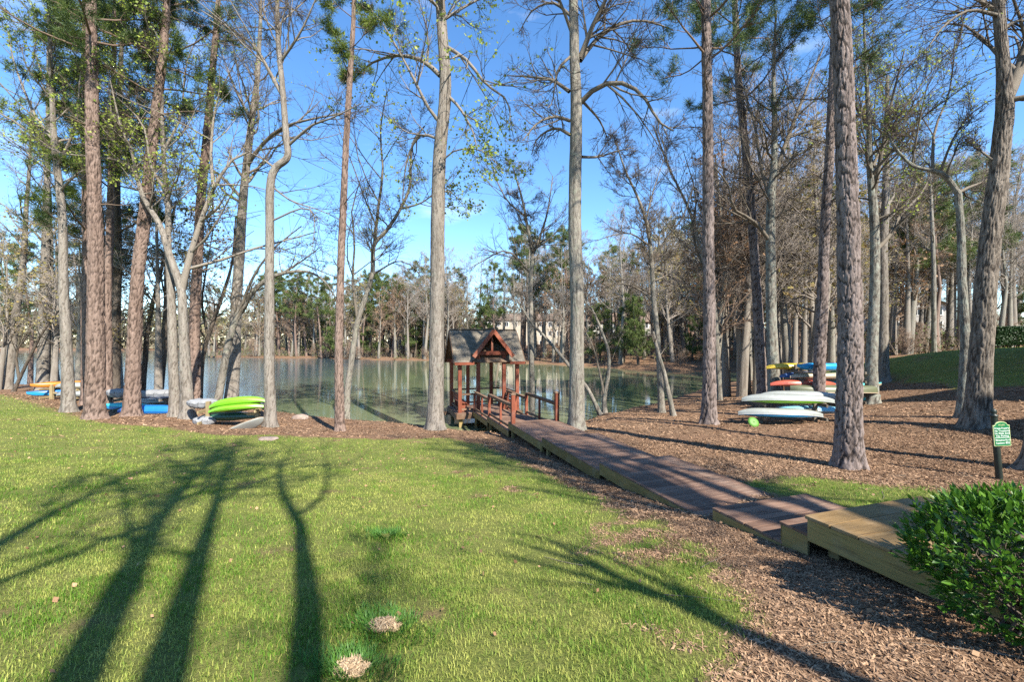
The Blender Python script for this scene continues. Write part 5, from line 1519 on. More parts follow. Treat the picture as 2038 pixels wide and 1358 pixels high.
# lime bucket lid leaning at the left end
acc = Acc(); a = np.linspace(0, 2 * math.pi, 25)[:-1]
rv = [np.stack([np.cos(a) * r, np.full(24, y), np.sin(a) * r], -1) for r, y in ((.02, -.02), (.12, -.03), (.19, 0), (.20, .03), (.17, .03))]
acc.add(np.concatenate(rv), [[i * 24 + k, i * 24 + (k + 1) % 24, (i + 1) * 24 + (k + 1) % 24, (i + 1) * 24 + k] for i in range(4) for k in range(24)])
dp = gpt(1500, 832, 15.3)
link('lid', acc.mesh('lid', kmat('plastic_lid', (.09, .25, .03), .6), color=False), None, 'round lime green lid propped under the low white kayaks', 'lid', loc=(dp[0], dp[1], tz1(dp[0], dp[1]) + .17), rot=(-.55, 0, .1))
# right: big pile behind
e = gpt(1640, 812, 20.3); e[2] = tz1(e[0], e[1])
rack('tall dark rack crowded with colourful kayaks behind the big pine', e, -6, 1.25, 1.95, (.25, .72, 1.20, 1.62), 'rack_grey', .75)
ez = e[2]
kayak('kayak', 'bright blue kayak topmost on the crowded rack', 'kayak', gpt(1637, 0, 20.0, ez + 1.69), 4, 2.5, .70, .36, 'skyblue', 'skyblue', style='siton')
kayak('kayak', 'yellow kayak nose on the crowded rack left of the blue one', 'kayak', gpt(1580, 0, 20.9, ez + 1.69), 3, 2.8, .66, .30, 'yellow', 'yellow', flip=True)
kayak('kayak', 'cream upturned kayak right under the topmost blue kayak', 'kayak', gpt(1640, 0, 20.1, ez + 1.30), 0, 3.2, .66, .30, 'cream', 'tan', flip=True)
kayak('kayak', 'dark blue kayak in the middle of the crowded rack', 'kayak', gpt(1610, 0, 20.8, ez + 1.27), 1, 2.9, .60, .30, 'navy', 'blue', flip=True)
kayak('kayak', 'lime green kayak end showing between the two right pines', 'kayak', gpt(1672, 0, 20.9, ez + 1.27), -2, 1.9, .60, .32, 'lime', 'lime', flip=True)
kayak('kayak', 'faded red kayak in the middle of the crowded rack', 'kayak', gpt(1598, 0, 20.0, ez + .95), -2, 3.0, .64, .30, 'red', 'red', flip=True)
kayak('canoe', 'dark olive upturned canoe across the crowded rack', 'canoe', gpt(1660, 0, 19.55, ez + .74), -3, 3.9, .84, .36, 'olive', flip=True, style='canoe', accent='tan')
kayak('kayak', 'cream and teal kayak under the olive canoe', 'kayak', gpt(1688, 0, 20.4, ez + .80), -4, 3.0, .66, .34, 'cream', 'teal', flip=False)
kayak('kayak', 'dusty white kayak low on the left of the crowded rack', 'kayak', gpt(1585, 0, 20.2, ez + .30), -3, 2.9, .64, .30, 'cream', 'tan', flip=True)
kayak('kayak', 'aqua bottomed kayak lowest at the right end of the crowded rack', 'kayak', gpt(1690, 0, 19.9, ez + .30), -5, 2.7, .66, .32, 'teal', 'cream', flip=False)
# left: lime kayaks and paddleboard
g = gpt(464, 853, 18.4); g[2] = tz1(g[0], g[1])
rack('pale timber rack holding the two lime kayaks', g, 8, .98, 1.05, (.20, .66), 'rack_timber', .55, pw=.16)
kayak('kayak', 'lime kayak lying on its side uppermost on the pale rack', 'kayak', gpt(472, 0, 18.15, g[2] + .86), 12, 2.15, .70, .36, 'lime', 'lime', flip=True, roll=-25, pitch=6)
kayak('kayak', 'lime upturned kayak lower of the two on the pale rack', 'kayak', gpt(470, 0, 17.9, g[2] + .70), 8, 2.15, .62, .26, 'lime', 'lime', flip=True, roll=-14, pitch=5)
kayak('kayak', 'dark green kayak in shade beneath the lime kayaks', 'kayak', gpt(455, 0, 18.5, g[2] + .22), 6, 2.3, .62, .34, 'green', 'green', flip=True)
kayak('paddleboard', 'white paddleboard leaning against the pale rack with ochre edge', 'paddleboard', gpt(484, 0, 17.55, g[2] + .02), 14, 1.65, .55, .10, 'white', 'white', style='board', pitch=22, roll=-48, accent='tan')
kayak('covered_kayak', 'kayak wrapped in grey tarp at the upper left of the pale rack', 'kayak', gpt(402, 0, 18.7, g[2] + .70), 6, 1.25, .62, .40, 'greytarp', 'greytarp', style='tarp')
kayak('covered_kayak', 'kayak wrapped in grey tarp on the ground left of the pale rack', 'kayak', gpt(408, 0, 18.2, g[2] + .02), 10, .95, .55, .40, 'greytarp', 'greytarp', style='tarp')
# left: blue kayaks between the pines
b_ = gpt(290, 828, 21.6); b_[2] = tz1(b_[0], b_[1])
rack('brown rack behind the leaning pine with tarped kayaks on top', b_, 3, 1.0, .95, (.20, .66), 'rack_grey', .6)
kayak('kayak', 'royal blue kayak between the leaning pine and the pale pair', 'kayak', gpt(300, 0, 20.9, b_[2] + .02), 1, 3.2, .74, .44, 'blue', 'blue', flip=True)
kayak('kayak', 'light blue kayak nose left of the leaning pine foot', 'kayak', gpt(262, 0, 21.7, b_[2] + .08), 4, 2.9, .66, .40, 'skyblue', 'teal', flip=False)
kayak('kayak', 'white kayak behind the royal blue one', 'kayak', gpt(300, 0, 21.9, b_[2] + .28), 0, 2.9, .66, .36, 'white', 'white', flip=True)
kayak('covered_kayak', 'long kayak under grey tarp on top of the brown rack', 'kayak', gpt(315, 0, 21.3, b_[2] + .76), 1, 2.3, .62, .40, 'greytarp', 'greytarp', style='tarp')
kayak('covered_kayak', 'short kayak under grey tarp at the left of the brown rack', 'kayak', gpt(238, 0, 21.8, b_[2] + .72), 3, 1.25, .66, .44, 'greytarp', 'greytarp', style='tarp')
# far left rack
f_ = gpt(135, 793, 26.5); f_[2] = tz1(f_[0], f_[1])
rack('far left timber rack behind the whitish trunk', f_, 0, 1.0, .95, (.18, .68), 'rack_timber', .6, pw=.16)
kayak('kayak', 'orange kayak nose on the far left rack', 'kayak', gpt(120, 0, 27.0, f_[2] + .74), 60, 2.6, .66, .36, 'orange', 'orange')
kayak('kayak', 'white kayak on the top arms of the far left rack', 'kayak', gpt(152, 0, 26.2, f_[2] + .74), 2, 2.5, .70, .36, 'white', 'cream', flip=True)
kayak('kayak', 'blue kayak low on the far left rack', 'kayak', gpt(112, 0, 27.0, f_[2] + .22), 50, 2.5, .66, .38, 'skyblue', 'blue')
kayak('kayak', 'white kayak low on the far left rack', 'kayak', gpt(156, 0, 26.2, f_[2] + .24), 2, 2.6, .70, .38, 'white', 'white', flip=True)

# ------------------------------------------------------------------ sign
s0 = ground_hit(1989, 955)
sgn = thing('sign', 'small green notice sign on a dark leaning post at right', 'sign', (s0[0], s0[1], s0[2]), math.radians(-6))
sgn.rotation_euler = (0, math.radians(-4.5), math.radians(-6))
acc = Acc()
tubes(acc, np.array([[(0, 0, -.25), (0, 0, .4), (0, 0, 1.22)]], float), np.array([[.052, .052, .05]]), 16)
link('post', acc.mesh('post', M['sign_post'], color=False), sgn)
acc = Acc(); zz = np.array([1.215, 1.225, 1.25, 1.26, 1.30, 1.345, 1.37, 1.375]); rr = np.array([.05, .062, .062, .03, .048, .045, .02, .002])
tubes(acc, np.stack([np.zeros(8), np.zeros(8), zz], -1)[None], rr[None], 16)
link('finial', acc.mesh('finial', M['sign_post'], color=False), sgn)
def sign_outline(w, h, inset=0.0):
    w2 = w / 2 - inset
    pts = [(-w2, inset), (w2, inset), (w2, h - inset)]
    aw = w * .36 - inset * .4
    pts += [(aw + .02, h - inset)]
    for a in np.linspace(0, math.pi, 15):
        pts.append((aw * math.cos(a), h - inset + .012 + .058 * math.sin(a)))
    pts += [(-aw - .02, h - inset), (-w2, h - inset)]
    return pts
def plate(name, pts, y0, y1, mat, parent):
    bm = bmesh.new()
    f = [bm.verts.new((x, y0, z)) for x, z in pts]
    b = [bm.verts.new((x, y1, z)) for x, z in pts]
    bm.faces.new(f); bm.faces.new(b[::-1])
    for i in range(len(pts)):
        j = (i + 1) % len(pts)
        bm.faces.new([f[j], f[i], b[i], b[j]])
    bmesh.ops.recalc_face_normals(bm, faces=bm.faces)
    me = bpy.data.meshes.new(name); bm.to_mesh(me); bm.free(); me.materials.append(mat)
    return link(name, me, parent)
SW_, SH_ = .285, .40
board = plate('board', sign_outline(SW_, SH_), -.075, -.058, M['sign_trim'], sgn)
board.location = (.045, 0, .66)
face = plate('face', sign_outline(SW_, SH_, .009), -.079, -.074, M['sign_green'], board)
dl = Acc(); add_box(dl, (-SW_ / 2 + .012, -.083, .158), (SW_ / 2 - .012, -.0795, .164))
link('divider', dl.mesh('divider', M['sign_text'], smooth=False, color=False), board)
def text(s, z, size, parent, mat='sign_text'):
    cu = bpy.data.curves.new('lettering', 'FONT')
    cu.body = s; cu.size = size; cu.align_x = 'CENTER'; cu.extrude = .0015
    o = bpy.data.objects.new('lettering', cu); COL.objects.link(o)
    dg = bpy.context.evaluated_depsgraph_get()
    me = bpy.data.meshes.new_from_object(o.evaluated_get(dg))
    bpy.data.objects.remove(o)
    me.materials.clear(); me.materials.append(M[mat])
    t = link('lettering', me, parent, loc=(0, -.081, z), rot=(math.radians(90), 0, 0))
    wd = max(v.co.x for v in me.vertices) - min(v.co.x for v in me.vertices)
    if wd > SW_ * .9:
        t.scale = (SW_ * .9 / wd, 1, 1)
text('PCUSA', .395, .036, board, 'sign_trim')
for i, (s_, z_) in enumerate([('Private Property', .328), ('No Trespassing', .278), ('No Wake Zone', .228), ('No Fishing', .180), ('Weatherford', .100), ('Section 802', .045)]):
    text(s_, z_, .050, board)

# ------------------------------------------------------------------ shrub in the foreground, hedge, rocks
def shrub():
    rng = rng_of('shrub3')
    c = np.array([3.92, 3.22]); g = tz1(*c)
    root = thing('shrub', 'glossy dark green broadleaf shrub in the lower right corner', 'shrub', (c[0], c[1], g))
    st = Acc()
    n = 30
    az = rng.uniform(0, 6.3, n); an = np.radians(rng.uniform(4, 62, n))
    d = np.stack([np.sin(an) * np.cos(az), np.sin(an) * np.sin(az), np.cos(an)], -1)
    p0 = np.stack([rng.normal(0, .08, n), rng.normal(0, .08, n), np.zeros(n)], -1)
    q, r = grow(rng, p0, d, rng.uniform(.55, .8, n), np.full(n, .012), 5, .12, .05)
    tubes(st, q, r, 5)
    p, dd, L, rr = spawn(rng, q, r, 9, .3, 1, 25, 65, .40)
    q1, r1 = grow(rng, p, dd, np.maximum(L, .15), np.full(len(p), .005), 3, .15, .06)
    tubes(st, q1, r1, 3)
    link('stems', st.mesh('stems', M['limb_dark']), root)
    verts = np.array([(0, 0, 0), (.18, .11, .03), (.45, .19, .05), (.75, .13, .02), (1, 0, -.06), (.75, -.13, .02), (.45, -.19, .05), (.18, -.11, .03), (.18, 0, 0), (.45, 0, 0), (.75, 0, -.02)])
    lq = [[8, 9, 2, 1], [9, 10, 3, 2], [6, 9, 8, 7], [5, 10, 9, 6]]
    lt = [[0, 8, 1], [0, 7, 8], [10, 4, 3], [10, 5, 4]]
    SZ = .072
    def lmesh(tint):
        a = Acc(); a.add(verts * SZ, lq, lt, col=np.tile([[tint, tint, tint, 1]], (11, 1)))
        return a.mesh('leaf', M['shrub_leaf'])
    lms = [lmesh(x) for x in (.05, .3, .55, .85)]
    # shoots ending on a lumpy rounded surface, a spray of leaves round each tip
    ns = 1000
    u = norm(rng.normal(0, 1, (ns, 3))); u[:, 2] = np.where(u[:, 2] < -.75, -u[:, 2], u[:, 2])
    lump = 1 + .10 * vnoise(u[:, 0] * 4, u[:, 1] * 4, u[:, 2] * 4, 2) + .07 * vnoise(u[:, 0] * 9, u[:, 1] * 9, u[:, 2] * 9, 5) + np.where(rng.uniform(0, 1, ns) < .12, rng.uniform(.04, .16, ns), 0)
    rad = lump * np.where(rng.uniform(0, 1, ns) < .68, rng.uniform(.92, 1.0, ns), rng.uniform(.6, .92, ns))
    tip = u * rad[:, None] * np.array([.74, .68, .52]) + np.array([0, 0, .52])
    grow_d = norm(u * np.array([1, 1, 1]) + np.array([0, 0, .75]) + rng.normal(0, .25, (ns, 3)))
    pos, dr, tn = [], [], []
    for k in range(9):
        a = k * 2.4 + rng.uniform(0, 6.3, ns)
        e1 = norm(np.cross(grow_d, rng.normal(0, 1, (ns, 3)))); e2 = np.cross(grow_d, e1)
        side = np.cos(a)[:, None] * e1 + np.sin(a)[:, None] * e2
        f = 0.0 if k == 0 else (k / 9)
        pos.append(tip - grow_d * (.11 * f) + side * .004)
        dr.append(norm(grow_d * (1.1 - .7 * f) + side * (.25 + .8 * f)))
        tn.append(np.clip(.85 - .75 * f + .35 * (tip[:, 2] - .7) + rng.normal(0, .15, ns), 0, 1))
    pos = np.concatenate(pos); dr = np.concatenate(dr); tn = np.concatenate(tn)
    w = pos + np.array([c[0], c[1], g])
    out = np.linalg.norm((pos - np.array([0, 0, .52])) / np.array([.74, .68, .52]), axis=1)
    toward = -(pos[:, 0] * .77 + pos[:, 1] * .64)
    vis = (w[:, 0] / np.maximum(w[:, 1], .1) < 1.2)
    order = np.argsort(-(out + .8 * toward + .5 * pos[:, 2] + np.where(vis, 0, -5)))
    rest = Acc()
    for rank, i in enumerate(order):
        ex = dr[i]; up = norm(np.array([rng.normal(0, .5), rng.normal(0, .5), 1.0]))
        ey = norm(np.cross(up, ex)); ez_ = np.cross(ex, ey)
        s = rng.uniform(.6, 1.25)
        if rank < 300:
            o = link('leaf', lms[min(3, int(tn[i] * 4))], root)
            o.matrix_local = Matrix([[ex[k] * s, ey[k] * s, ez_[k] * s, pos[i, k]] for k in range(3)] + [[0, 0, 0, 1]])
        else:
            v = (verts * SZ * s) @ np.stack([ex, ey, ez_]) + pos[i]
            t = float(tn[i])
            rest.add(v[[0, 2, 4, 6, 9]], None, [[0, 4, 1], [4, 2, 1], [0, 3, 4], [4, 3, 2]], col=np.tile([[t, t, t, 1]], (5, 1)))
    link('inner_leaves', rest.mesh('inner_leaves', M['shrub_leaf']), root, kind='stuff')
shrub()

def hedge():
    rng = rng_of('hedge')
    root = thing('hedge', 'clipped dark green hedge on top of the mound at the right edge', 'hedge', (36.5, 30.0, tz1(36.5, 30.0)))
    acc = Acc(); st = Acc()
    n = 26000
    x = rng.uniform(-3.2, 1.6, n); y = rng.uniform(-.7, .7, n); z = rng.uniform(.18, 1.42, n)
    face = rng.integers(0, 3, n)
    y = np.where(face == 0, -.7 + rng.exponential(.06, n), y); z = np.where(face == 1, 1.42 - rng.exponential(.05, n), z); x = np.where(face == 2, np.minimum(-3.2 + rng.exponential(.1, n) * 3, 1.6), x)
    zb = tz(x + 36.5, y + 30) - tz1(36.5, 30)
    leaf_quads(acc, rng, np.stack([x, y, z + zb], -1), .075, 0, .03)
    link('foliage', acc.mesh('foliage', M['hedge_leaf'], smooth=False), root)
    m = 60
    xs = rng.uniform(-3.0, 1.5, m); ys = rng.uniform(-.3, .3, m)
    p = np.stack([xs, ys, tz(xs + 36.5, ys + 30) - tz1(36.5, 30)], -1)
    q, r = grow(rng, p, np.tile([[0, 0, 1.0]], (m, 1)), np.full(m, 1.2), np.full(m, .025), 3, .15, .1)
    tubes(st, q, r, 5)
    link('stems', st.mesh('stems', M['limb_dark']), root)
hedge()

def rock(label, px, py, s, seed):
    g = ground_hit(px, py)
    bm = bmesh.new()
    bmesh.ops.create_icosphere(bm, subdivisions=3, radius=1)
    for v in bm.verts:
        c = v.co
        k = 1 + .22 * float(vnoise(c.x * 2.2 + seed, c.y * 2.2, c.z * 2)) + .07 * float(vnoise(c.x * 6 + seed, c.y * 6, c.z * 6))
        v.co = Vector((c.x * s[0] * k, c.y * s[1] * k, max(c.z, -.3) * s[2] * k))
    me = bpy.data.meshes.new('rock'); bm.to_mesh(me); bm.free(); me.materials.append(M['rock'])
    for p in me.polygons: p.use_smooth = False
    link('rock', me, None, label, 'rock', loc=(g[0], g[1], g[2] + s[2] * .1))
rock('pale flat boulder by the water right of the paddleboard', 597, 834, (.42, .28, .20), 1.0)
rock('low pinkish stone half buried in the lawn near the kinked trunk', 534, 876, (.32, .22, .09), 4.0)

# ------------------------------------------------------------------ buildings
def building(label, px, Y, w, d, h, ridge, wallm, roofm, head, cols, storeys, zbase=None, gable_front=True, name='apartment_building', win=(1.2, 1.5)):
    x = (px - CX) / F * Y
    z = tz1(x, Y) - .3 if zbase is None else zbase
    root = thing(name, label, 'building', (x, Y, z), math.radians(head))
    a = Acc(); add_box(a, (-w / 2, 0, 0), (w / 2, d, h))
    if gable_front:
        a.add([(-w / 2, 0, h), (w / 2, 0, h), (0, 0, h + ridge), (-w / 2, d, h), (w / 2, d, h), (0, d, h + ridge)], [[0, 3, 5, 2], [1, 2, 5, 4]], [[0, 1, 2], [3, 5, 4]])
    link('wall', a.mesh('wall', M[wallm], smooth=False, color=False), root)
    r = Acc(); o = .6
    if gable_front:
        for s in (-1, 1):
            slab(r, [(0, -o, h + ridge + .12), (s * (w / 2 + o), -o, h + .12 - ridge * o / (w / 2)), (s * (w / 2 + o), d + o, h + .12 - ridge * o / (w / 2)), (0, d + o, h + ridge + .12)], .2)
    else:
        for y0, y1 in ((-o, d / 2), (d + o, d / 2)):
            slab(r, [(-w / 2 - o, y0, h + .02), (w / 2 + o, y0, h + .02), (w / 2 + o, y1, h + ridge), (-w / 2 - o, y1, h + ridge)], .2)
    link('roof', r.mesh('roof', M[roofm], smooth=False, color=False), root)
    ff = Acc(); ww, wh = win
    for (x0, x1, z0, z1) in ((-ww / 2 - .14, ww / 2 + .14, -.14, 0), (-ww / 2 - .14, ww / 2 + .14, wh, wh + .14), (-ww / 2 - .14, -ww / 2, 0, wh), (ww / 2, ww / 2 + .14, 0, wh), (-.03, .03, 0, wh)):
        add_box(ff, (x0, -.08, z0), (x1, .04, z1))
    fm = ff.mesh('window', M['window_trim'], smooth=False, color=False)
    pp = Acc(); add_box(pp, (-ww / 2, -.03, 0), (ww / 2, .03, wh))
    pm_ = pp.mesh('pane', M['window_glass'], smooth=False, color=False)
    sh = h / storeys
    for i in range(storeys):
        for k in range(cols):
            xx = -w / 2 + w * (k + .5) / cols
            wo = link('window', fm, root, loc=(xx, -.01, i * sh + sh * .32))
            link('pane', pm_, wo)
    return root
building('cream gabled apartment house left of the gazebo roof across the lake', 862, 150, 15, 12, 10.5, 4.2, 'wall_cream', 'roof_tile', 8, 4, 3, -1.5)
building('long cream apartment block with brown roof behind the far slope trees', 1060, 152, 34, 12, 10, 2.6, 'wall_cream', 'roof_tile', -4, 11, 3, -2.5, False)
building('brick and cream townhouse row on the slope right of the oak', 1235, 120, 22, 10, 7.6, 3.0, 'wall_white', 'roof_tile', -6, 8, 3, -2.2, False)
building('brick apartment wing behind the straight grey pine', 1400, 116, 20, 10, 7.2, 3.0, 'wall_brick', 'roof_dark', -6, 7, 2, -2.0, False)
building('white gabled house seen through the wood behind the mound', 1806, 78, 11, 9, 5.6, 2.4, 'wall_white', 'roof_dark', -25, 4, 2, None)
for _i, (_x, _y, _lab) in enumerate([(21.5, 1.6, 'nearest gabled townhouse right of the view shading the mulch'), (25.4, 7.8, 'middle gabled townhouse right of the view shading the mound'), (27.0, 15.6, 'third gabled townhouse right of the view shading the mound crest'), (30.4, 22.2, 'fourth gabled townhouse right of the view shading the back of the mound')]):
    _b = building(_lab, 0, 1, 7.2, 14, 8.4, 4.2, 'wall_cream', 'roof_dark', -122.7, 3, 3, -2.6, name='townhouse')
    _b.location = (_x, _y, -2.6)
# ------------------------------------------------------------------ grass blades, wood chips, fallen leaves
def clear_of_deck(x, y):
    dx, dy = x - OB[0], y - OB[1]
    lx = dx * math.cos(TH) + dy * math.sin(TH); ly = -dx * math.sin(TH) + dy * math.cos(TH)
    return ~((lx > -.03) & (lx < WD + .12) & (ly > -15.4) & (ly < -3))

SPOTS = [(ground_hit(765, 1250), .20), (ground_hit(700, 1338), .18), (ground_hit(768, 1068), .16)]
def blades(acc, rng, n, Y0, Y1, w, h, m=0, pxr=(-250, 2290), lush=False):
    # evenly over the view's wedge of ground between two distances
    Y = np.sqrt(rng.uniform(Y0 ** 2, Y1 ** 2, n)); px = rng.uniform(*pxr, n)
    x = (px - CX) / F * Y
    k = lawn_mask(x, Y)
    thin = np.clip(.72 + .5 * vnoise(x * 5.3, Y * 5.3, 0, 17) + .3 * vnoise(x * 1.7, Y * 1.7, 0, 18), .12, 1)
    keep = (rng.uniform(0, 1, n) < k ** 1.5 * thin) & clear_of_deck(x, Y)
    for (c, r) in SPOTS:
        dd = np.hypot((x - c[0]) / 1.25, Y - c[1])
        keep &= ~(dd < r * .55)
    x, Y = x[keep], Y[keep]
    n = len(x)
    z = tz(x, Y)
    dry = np.clip(.46 + .40 * vnoise(x * .8, Y * .8, 0, 11) + .50 * vnoise(x * 2.7, Y * 2.7, 0, 12) + .40 * vnoise(x * 8, Y * 8, 0, 13), 0, 1)
    tint = np.clip(dry + rng.normal(0, .20, n), 0, 1)
    tint = np.where(rng.uniform(0, 1, n) < .10, 1.0, tint)
    hh = h * rng.uniform(.35, 1.45, n) * (1.15 - .45 * dry)
    a = rng.uniform(0, 6.3, n)
    d = np.stack([np.cos(a), np.sin(a), np.zeros(n)], -1)
    sd = np.stack([-np.sin(a), np.cos(a), np.zeros(n)], -1) * (w * rng.uniform(.6, 1.3, n) / 2)[:, None]
    b = np.stack([x, Y, z - .006], -1)
    lean = rng.uniform(.15, 1.1, n)[:, None]
    mid = b + (d * lean * .30 + np.array([0, 0, .6])) * hh[:, None]
    tip = b + (d * lean * .95 + np.array([0, 0, 1.0]) * (1.05 - .35 * lean)) * hh[:, None]
    if Y0 >= 5:
        V = np.stack([b - sd, b + sd, tip], 1)
        acc.add(V.reshape(-1, 3), tris=np.arange(n * 3).reshape(n, 3), m=m, col=np.repeat(np.stack([tint, tint, tint, np.ones(n)], -1), 3, axis=0))
        return
    V = np.stack([b - sd, b + sd, mid + sd * .8, mid - sd * .8, tip], 1)
    i = np.arange(n)[:, None] * 5
    q = i + np.array([[0, 1, 2, 3]]); t = i + np.array([[3, 2, 4]])
    col = np.repeat(np.stack([tint, tint, tint, np.ones(n)], -1), 5, axis=0)
    acc.add(V.reshape(-1, 3), q, t, m=m, col=col)

rg = rng_of('grass')
acc = Acc()
blades(acc, rg, 185000, 1.9, 5.0, .0042, .040)
blades(acc, rg, 190000, 5.0, 10.0, .010, .05)
blades(acc, rg, 110000, 10.0, 20.0, .018, .055)
blades(acc, rg, 60000, 20.0, 42.0, .035, .08)
link('lawn_grass', acc.mesh('lawn_grass', M['grass_blade']), label='short yellow green lawn grass', kind='stuff')

acc = Acc()
for (c, r) in SPOTS:      # lush tufts round the molehills
    n = 1000
    a = rg.uniform(0, 6.3, n); rr = r * (.50 + .95 * rg.uniform(0, 1, n) ** 1.5) * (1 + .30 * np.sin(a * 2 + c[0] * 9) + .22 * np.sin(a * 5 + c[1] * 7))
    x = c[0] + 1.25 * rr * np.cos(a); y = c[1] + rr * np.sin(a)
    z = tz(x, y)
    h = rg.uniform(.04, .085, n)
    aa = a + rg.normal(0, .8, n)
    d = np.stack([np.cos(aa), np.sin(aa), np.zeros(n)], -1); sd = np.stack([-np.sin(aa), np.cos(aa), np.zeros(n)], -1) * .0026
    b = np.stack([x, y, z - .005], -1)
    mid = b + (d * .25 + np.array([0, 0, .6])) * h[:, None]; tip = b + (d * .8 + np.array([0, 0, .9])) * h[:, None]
    V = np.stack([b - sd, b + sd, mid + sd * .8, mid - sd * .8, tip], 1)
    i = np.arange(n)[:, None] * 5
    t_ = rg.uniform(0, 1, n)
    acc.add(V.reshape(-1, 3), i + np.array([[0, 1, 2, 3]]), i + np.array([[3, 2, 4]]), col=np.repeat(np.stack([t_, t_, t_, np.ones(n)], -1), 5, axis=0))
link('grass_tufts', acc.mesh('grass_tufts', M['grass_lush']), label='dark lush grass tufts ringing the bare lumps in the lawn', kind='stuff')
straw = Acc(); rc0 = rng_of('straw')
for i, ((c, r), lab) in enumerate(zip(SPOTS[:2], ['bare tan lump in the lawn upper of the two ringed by tufts', 'bare tan lump in the lawn at the bottom edge ringed by tufts'])):
    bm = bmesh.new(); bmesh.ops.create_icosphere(bm, subdivisions=4, radius=1)
    for v in bm.verts:
        k = 1 + .18 * float(vnoise(v.co.x * 3 + i, v.co.y * 3, v.co.z * 3)) + .08 * float(vnoise(v.co.x * 11 + i, v.co.y * 11, v.co.z * 9))
        v.co = Vector((v.co.x * r * .68 * k, v.co.y * r * .55 * k, v.co.z * r * .13 * k))
    me = bpy.data.meshes.new('dirt_lump'); bm.to_mesh(me); bm.free(); me.materials.append(M['soil_mound'])
    for p in me.polygons: p.use_smooth = True
    n = 500
    a = rc0.uniform(0, 6.3, n); q_ = np.sqrt(rc0.uniform(0, 1, n)) * r * .62
    xx = c[0] + 1.1 * q_ * np.cos(a); yy = c[1] + .9 * q_ * np.sin(a)
    hz = r * .13 * np.sqrt(np.clip(1 - (q_ / (r * .62)) ** 2, 0, 1)) + .006
    leaf_quads(straw, rc0, np.stack([xx, yy, tz(xx, yy) + hz], -1), .010, 0, .003, None, 4.5)
    link('dirt_lump', me, None, lab, 'dirt lump', 'bare lumps in the lawn', loc=(c[0], c[1], c[2]))

link('dry_straw', straw.mesh('dry_straw', M['straw'], smooth=False), label='dry cut straw lying on the bare lumps in the lawn', kind='stuff')

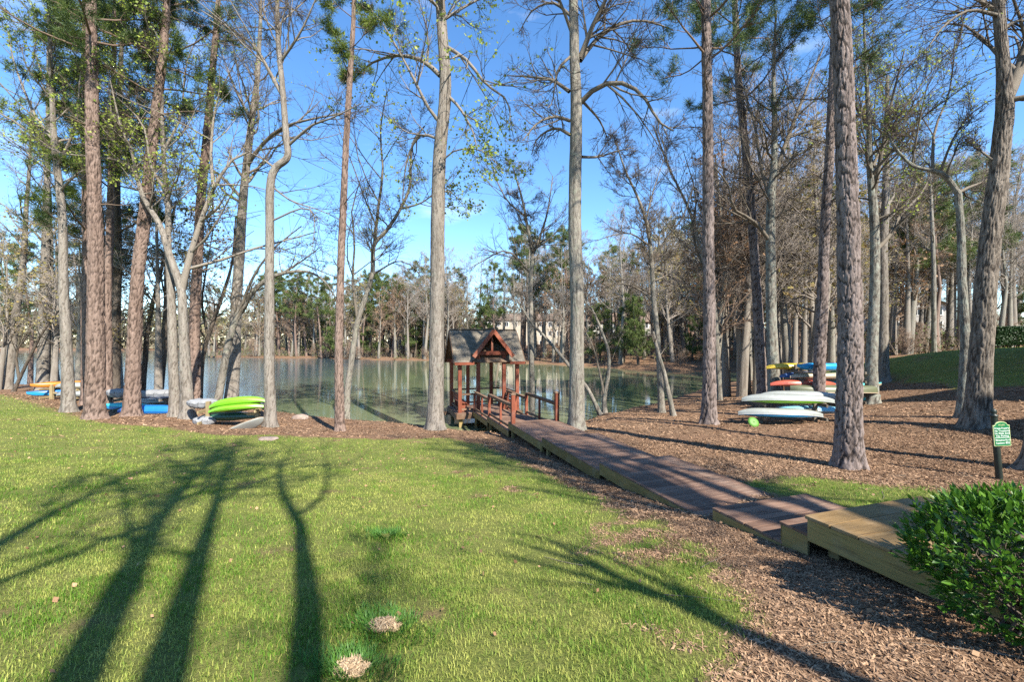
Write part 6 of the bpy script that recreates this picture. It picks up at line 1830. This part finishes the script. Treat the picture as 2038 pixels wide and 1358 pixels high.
def chips(acc, rng, n, Y0, Y1, ln, wd, pxr=(-250, 2290)):
    Y = np.sqrt(rng.uniform(Y0 ** 2, Y1 ** 2, n)); px = rng.uniform(*pxr, n)
    x = (px - CX) / F * Y
    keep = (rng.uniform(0, 1, n) > lawn_mask(x, Y) * 1.02) & (poly_sd(LAKE, x, Y) > .35)
    x, Y = x[keep], Y[keep]; n = len(x)
    z = tz(x, Y)
    a = rng.uniform(0, 6.3, n); tl = rng.normal(0, .30, n); rl = rng.normal(0, .45, n)
    d = np.stack([np.cos(a) * np.cos(tl), np.sin(a) * np.cos(tl), np.sin(tl)], -1)
    s = np.stack([-np.sin(a) * np.cos(rl), np.cos(a) * np.cos(rl), np.sin(rl)], -1)
    L = (ln * rng.uniform(.4, 1.5, n) / 2)[:, None]; W = (wd * rng.uniform(.4, 1.5, n) / 2)[:, None]
    c = np.stack([x, Y, z + rng.uniform(.002, .35, n) * wd + .002], -1)
    nrm = np.cross(d, s)
    bend = nrm * L * rng.uniform(-.35, .35, n)[:, None]
    if Y0 > 6:
        t = np.clip(rng.beta(1.6, 2.2, n) + .16 * vnoise(x * 1.2, Y * 1.2, 0, 8) + .16 * vnoise(x * .45, Y * .45, 0, 19), 0, 1)
        V = np.stack([c - d * L - s * W * .7, c + d * L - s * W * .5, c + d * L + s * W * .5, c - d * L + s * W * .7], 1)
        acc.add(V.reshape(-1, 3), np.arange(n * 4).reshape(n, 4), col=np.repeat(np.stack([t, t, t, np.ones(n)], -1), 4, axis=0))
        return
    V = np.stack([c - d * L - s * W * .7, c - s * W + bend, c + d * L - s * W * .5, c + d * L + s * W * .5, c + s * W + bend, c - d * L + s * W * .7], 1)
    i = np.arange(n)[:, None] * 6
    q = np.concatenate([i + np.array([[0, 1, 4, 5]]), i + np.array([[1, 2, 3, 4]])])
    t = np.clip(rng.beta(1.6, 2.2, n) + .16 * vnoise(x * 1.2, Y * 1.2, 0, 8) + .16 * vnoise(x * .45, Y * .45, 0, 19), 0, 1)
    col = np.repeat(np.stack([t, t, t, np.ones(n)], -1), 6, axis=0)
    acc.add(V.reshape(-1, 3), q, col=col)
rc = rng_of('chips')
acc = Acc()
chips(acc, rc, 72000, 2.0, 6.5, .046, .012, (1150, 2290))
chips(acc, rc, 90000, 6.5, 13, .07, .024, (700, 2290))
chips(acc, rc, 70000, 13, 30, .10, .045)
chips(acc, rc, 16000, 2.0, 6.4, .13, .004, (1150, 2290))
chips(acc, rc, 30000, 6.6, 16, .17, .008, (500, 2290))
link('wood_chips', acc.mesh('wood_chips', M['chip'], smooth=False), label='brown wood chip and pine straw mulch', kind='stuff')

# brown leaves lying about on the lawn and on the boards
acc = Acc()
n = 800
Y = np.sqrt(rc.uniform(2.2 ** 2, 16 ** 2, n)); x = (rc.uniform(-100, 2100, n) - CX) / F * Y
ok = clear_of_deck(x, Y) & (poly_sd(LAKE, x, Y) > .5)
x, Y = x[ok], Y[ok]
leaf_quads(acc, rc, np.stack([x, Y, tz(x, Y) + .03], -1), .036, 0, .006)
link('fallen_leaves', acc.mesh('fallen_leaves', M['dead_leaf'], smooth=False), label='scattered dry brown leaves on the lawn', kind='stuff')
# fallen twigs
tw = Acc()
n = 160
Y = np.sqrt(rc.uniform(2.5 ** 2, 18 ** 2, n)); x = (rc.uniform(1100, 2100, n) - CX) / F * Y
ok = clear_of_deck(x, Y) & (poly_sd(LAKE, x, Y) > .5)
x, Y = x[ok], Y[ok]; n = len(x)
a = rc.uniform(0, 6.3, n)
q, r = grow(rc, np.stack([x, Y, tz(x, Y) + .02], -1), np.stack([np.cos(a), np.sin(a), np.zeros(n)], -1), rc.uniform(.2, .8, n), rc.uniform(.003, .009, n), 4, .15, 0)
q[:, :, 2] = tz(q[:, :, 0], q[:, :, 1]) + .012
tubes(tw, q, r, 4)
link('fallen_twigs', tw.mesh('fallen_twigs', M['limb_grey']), label='thin fallen twigs on the mulch', kind='stuff')
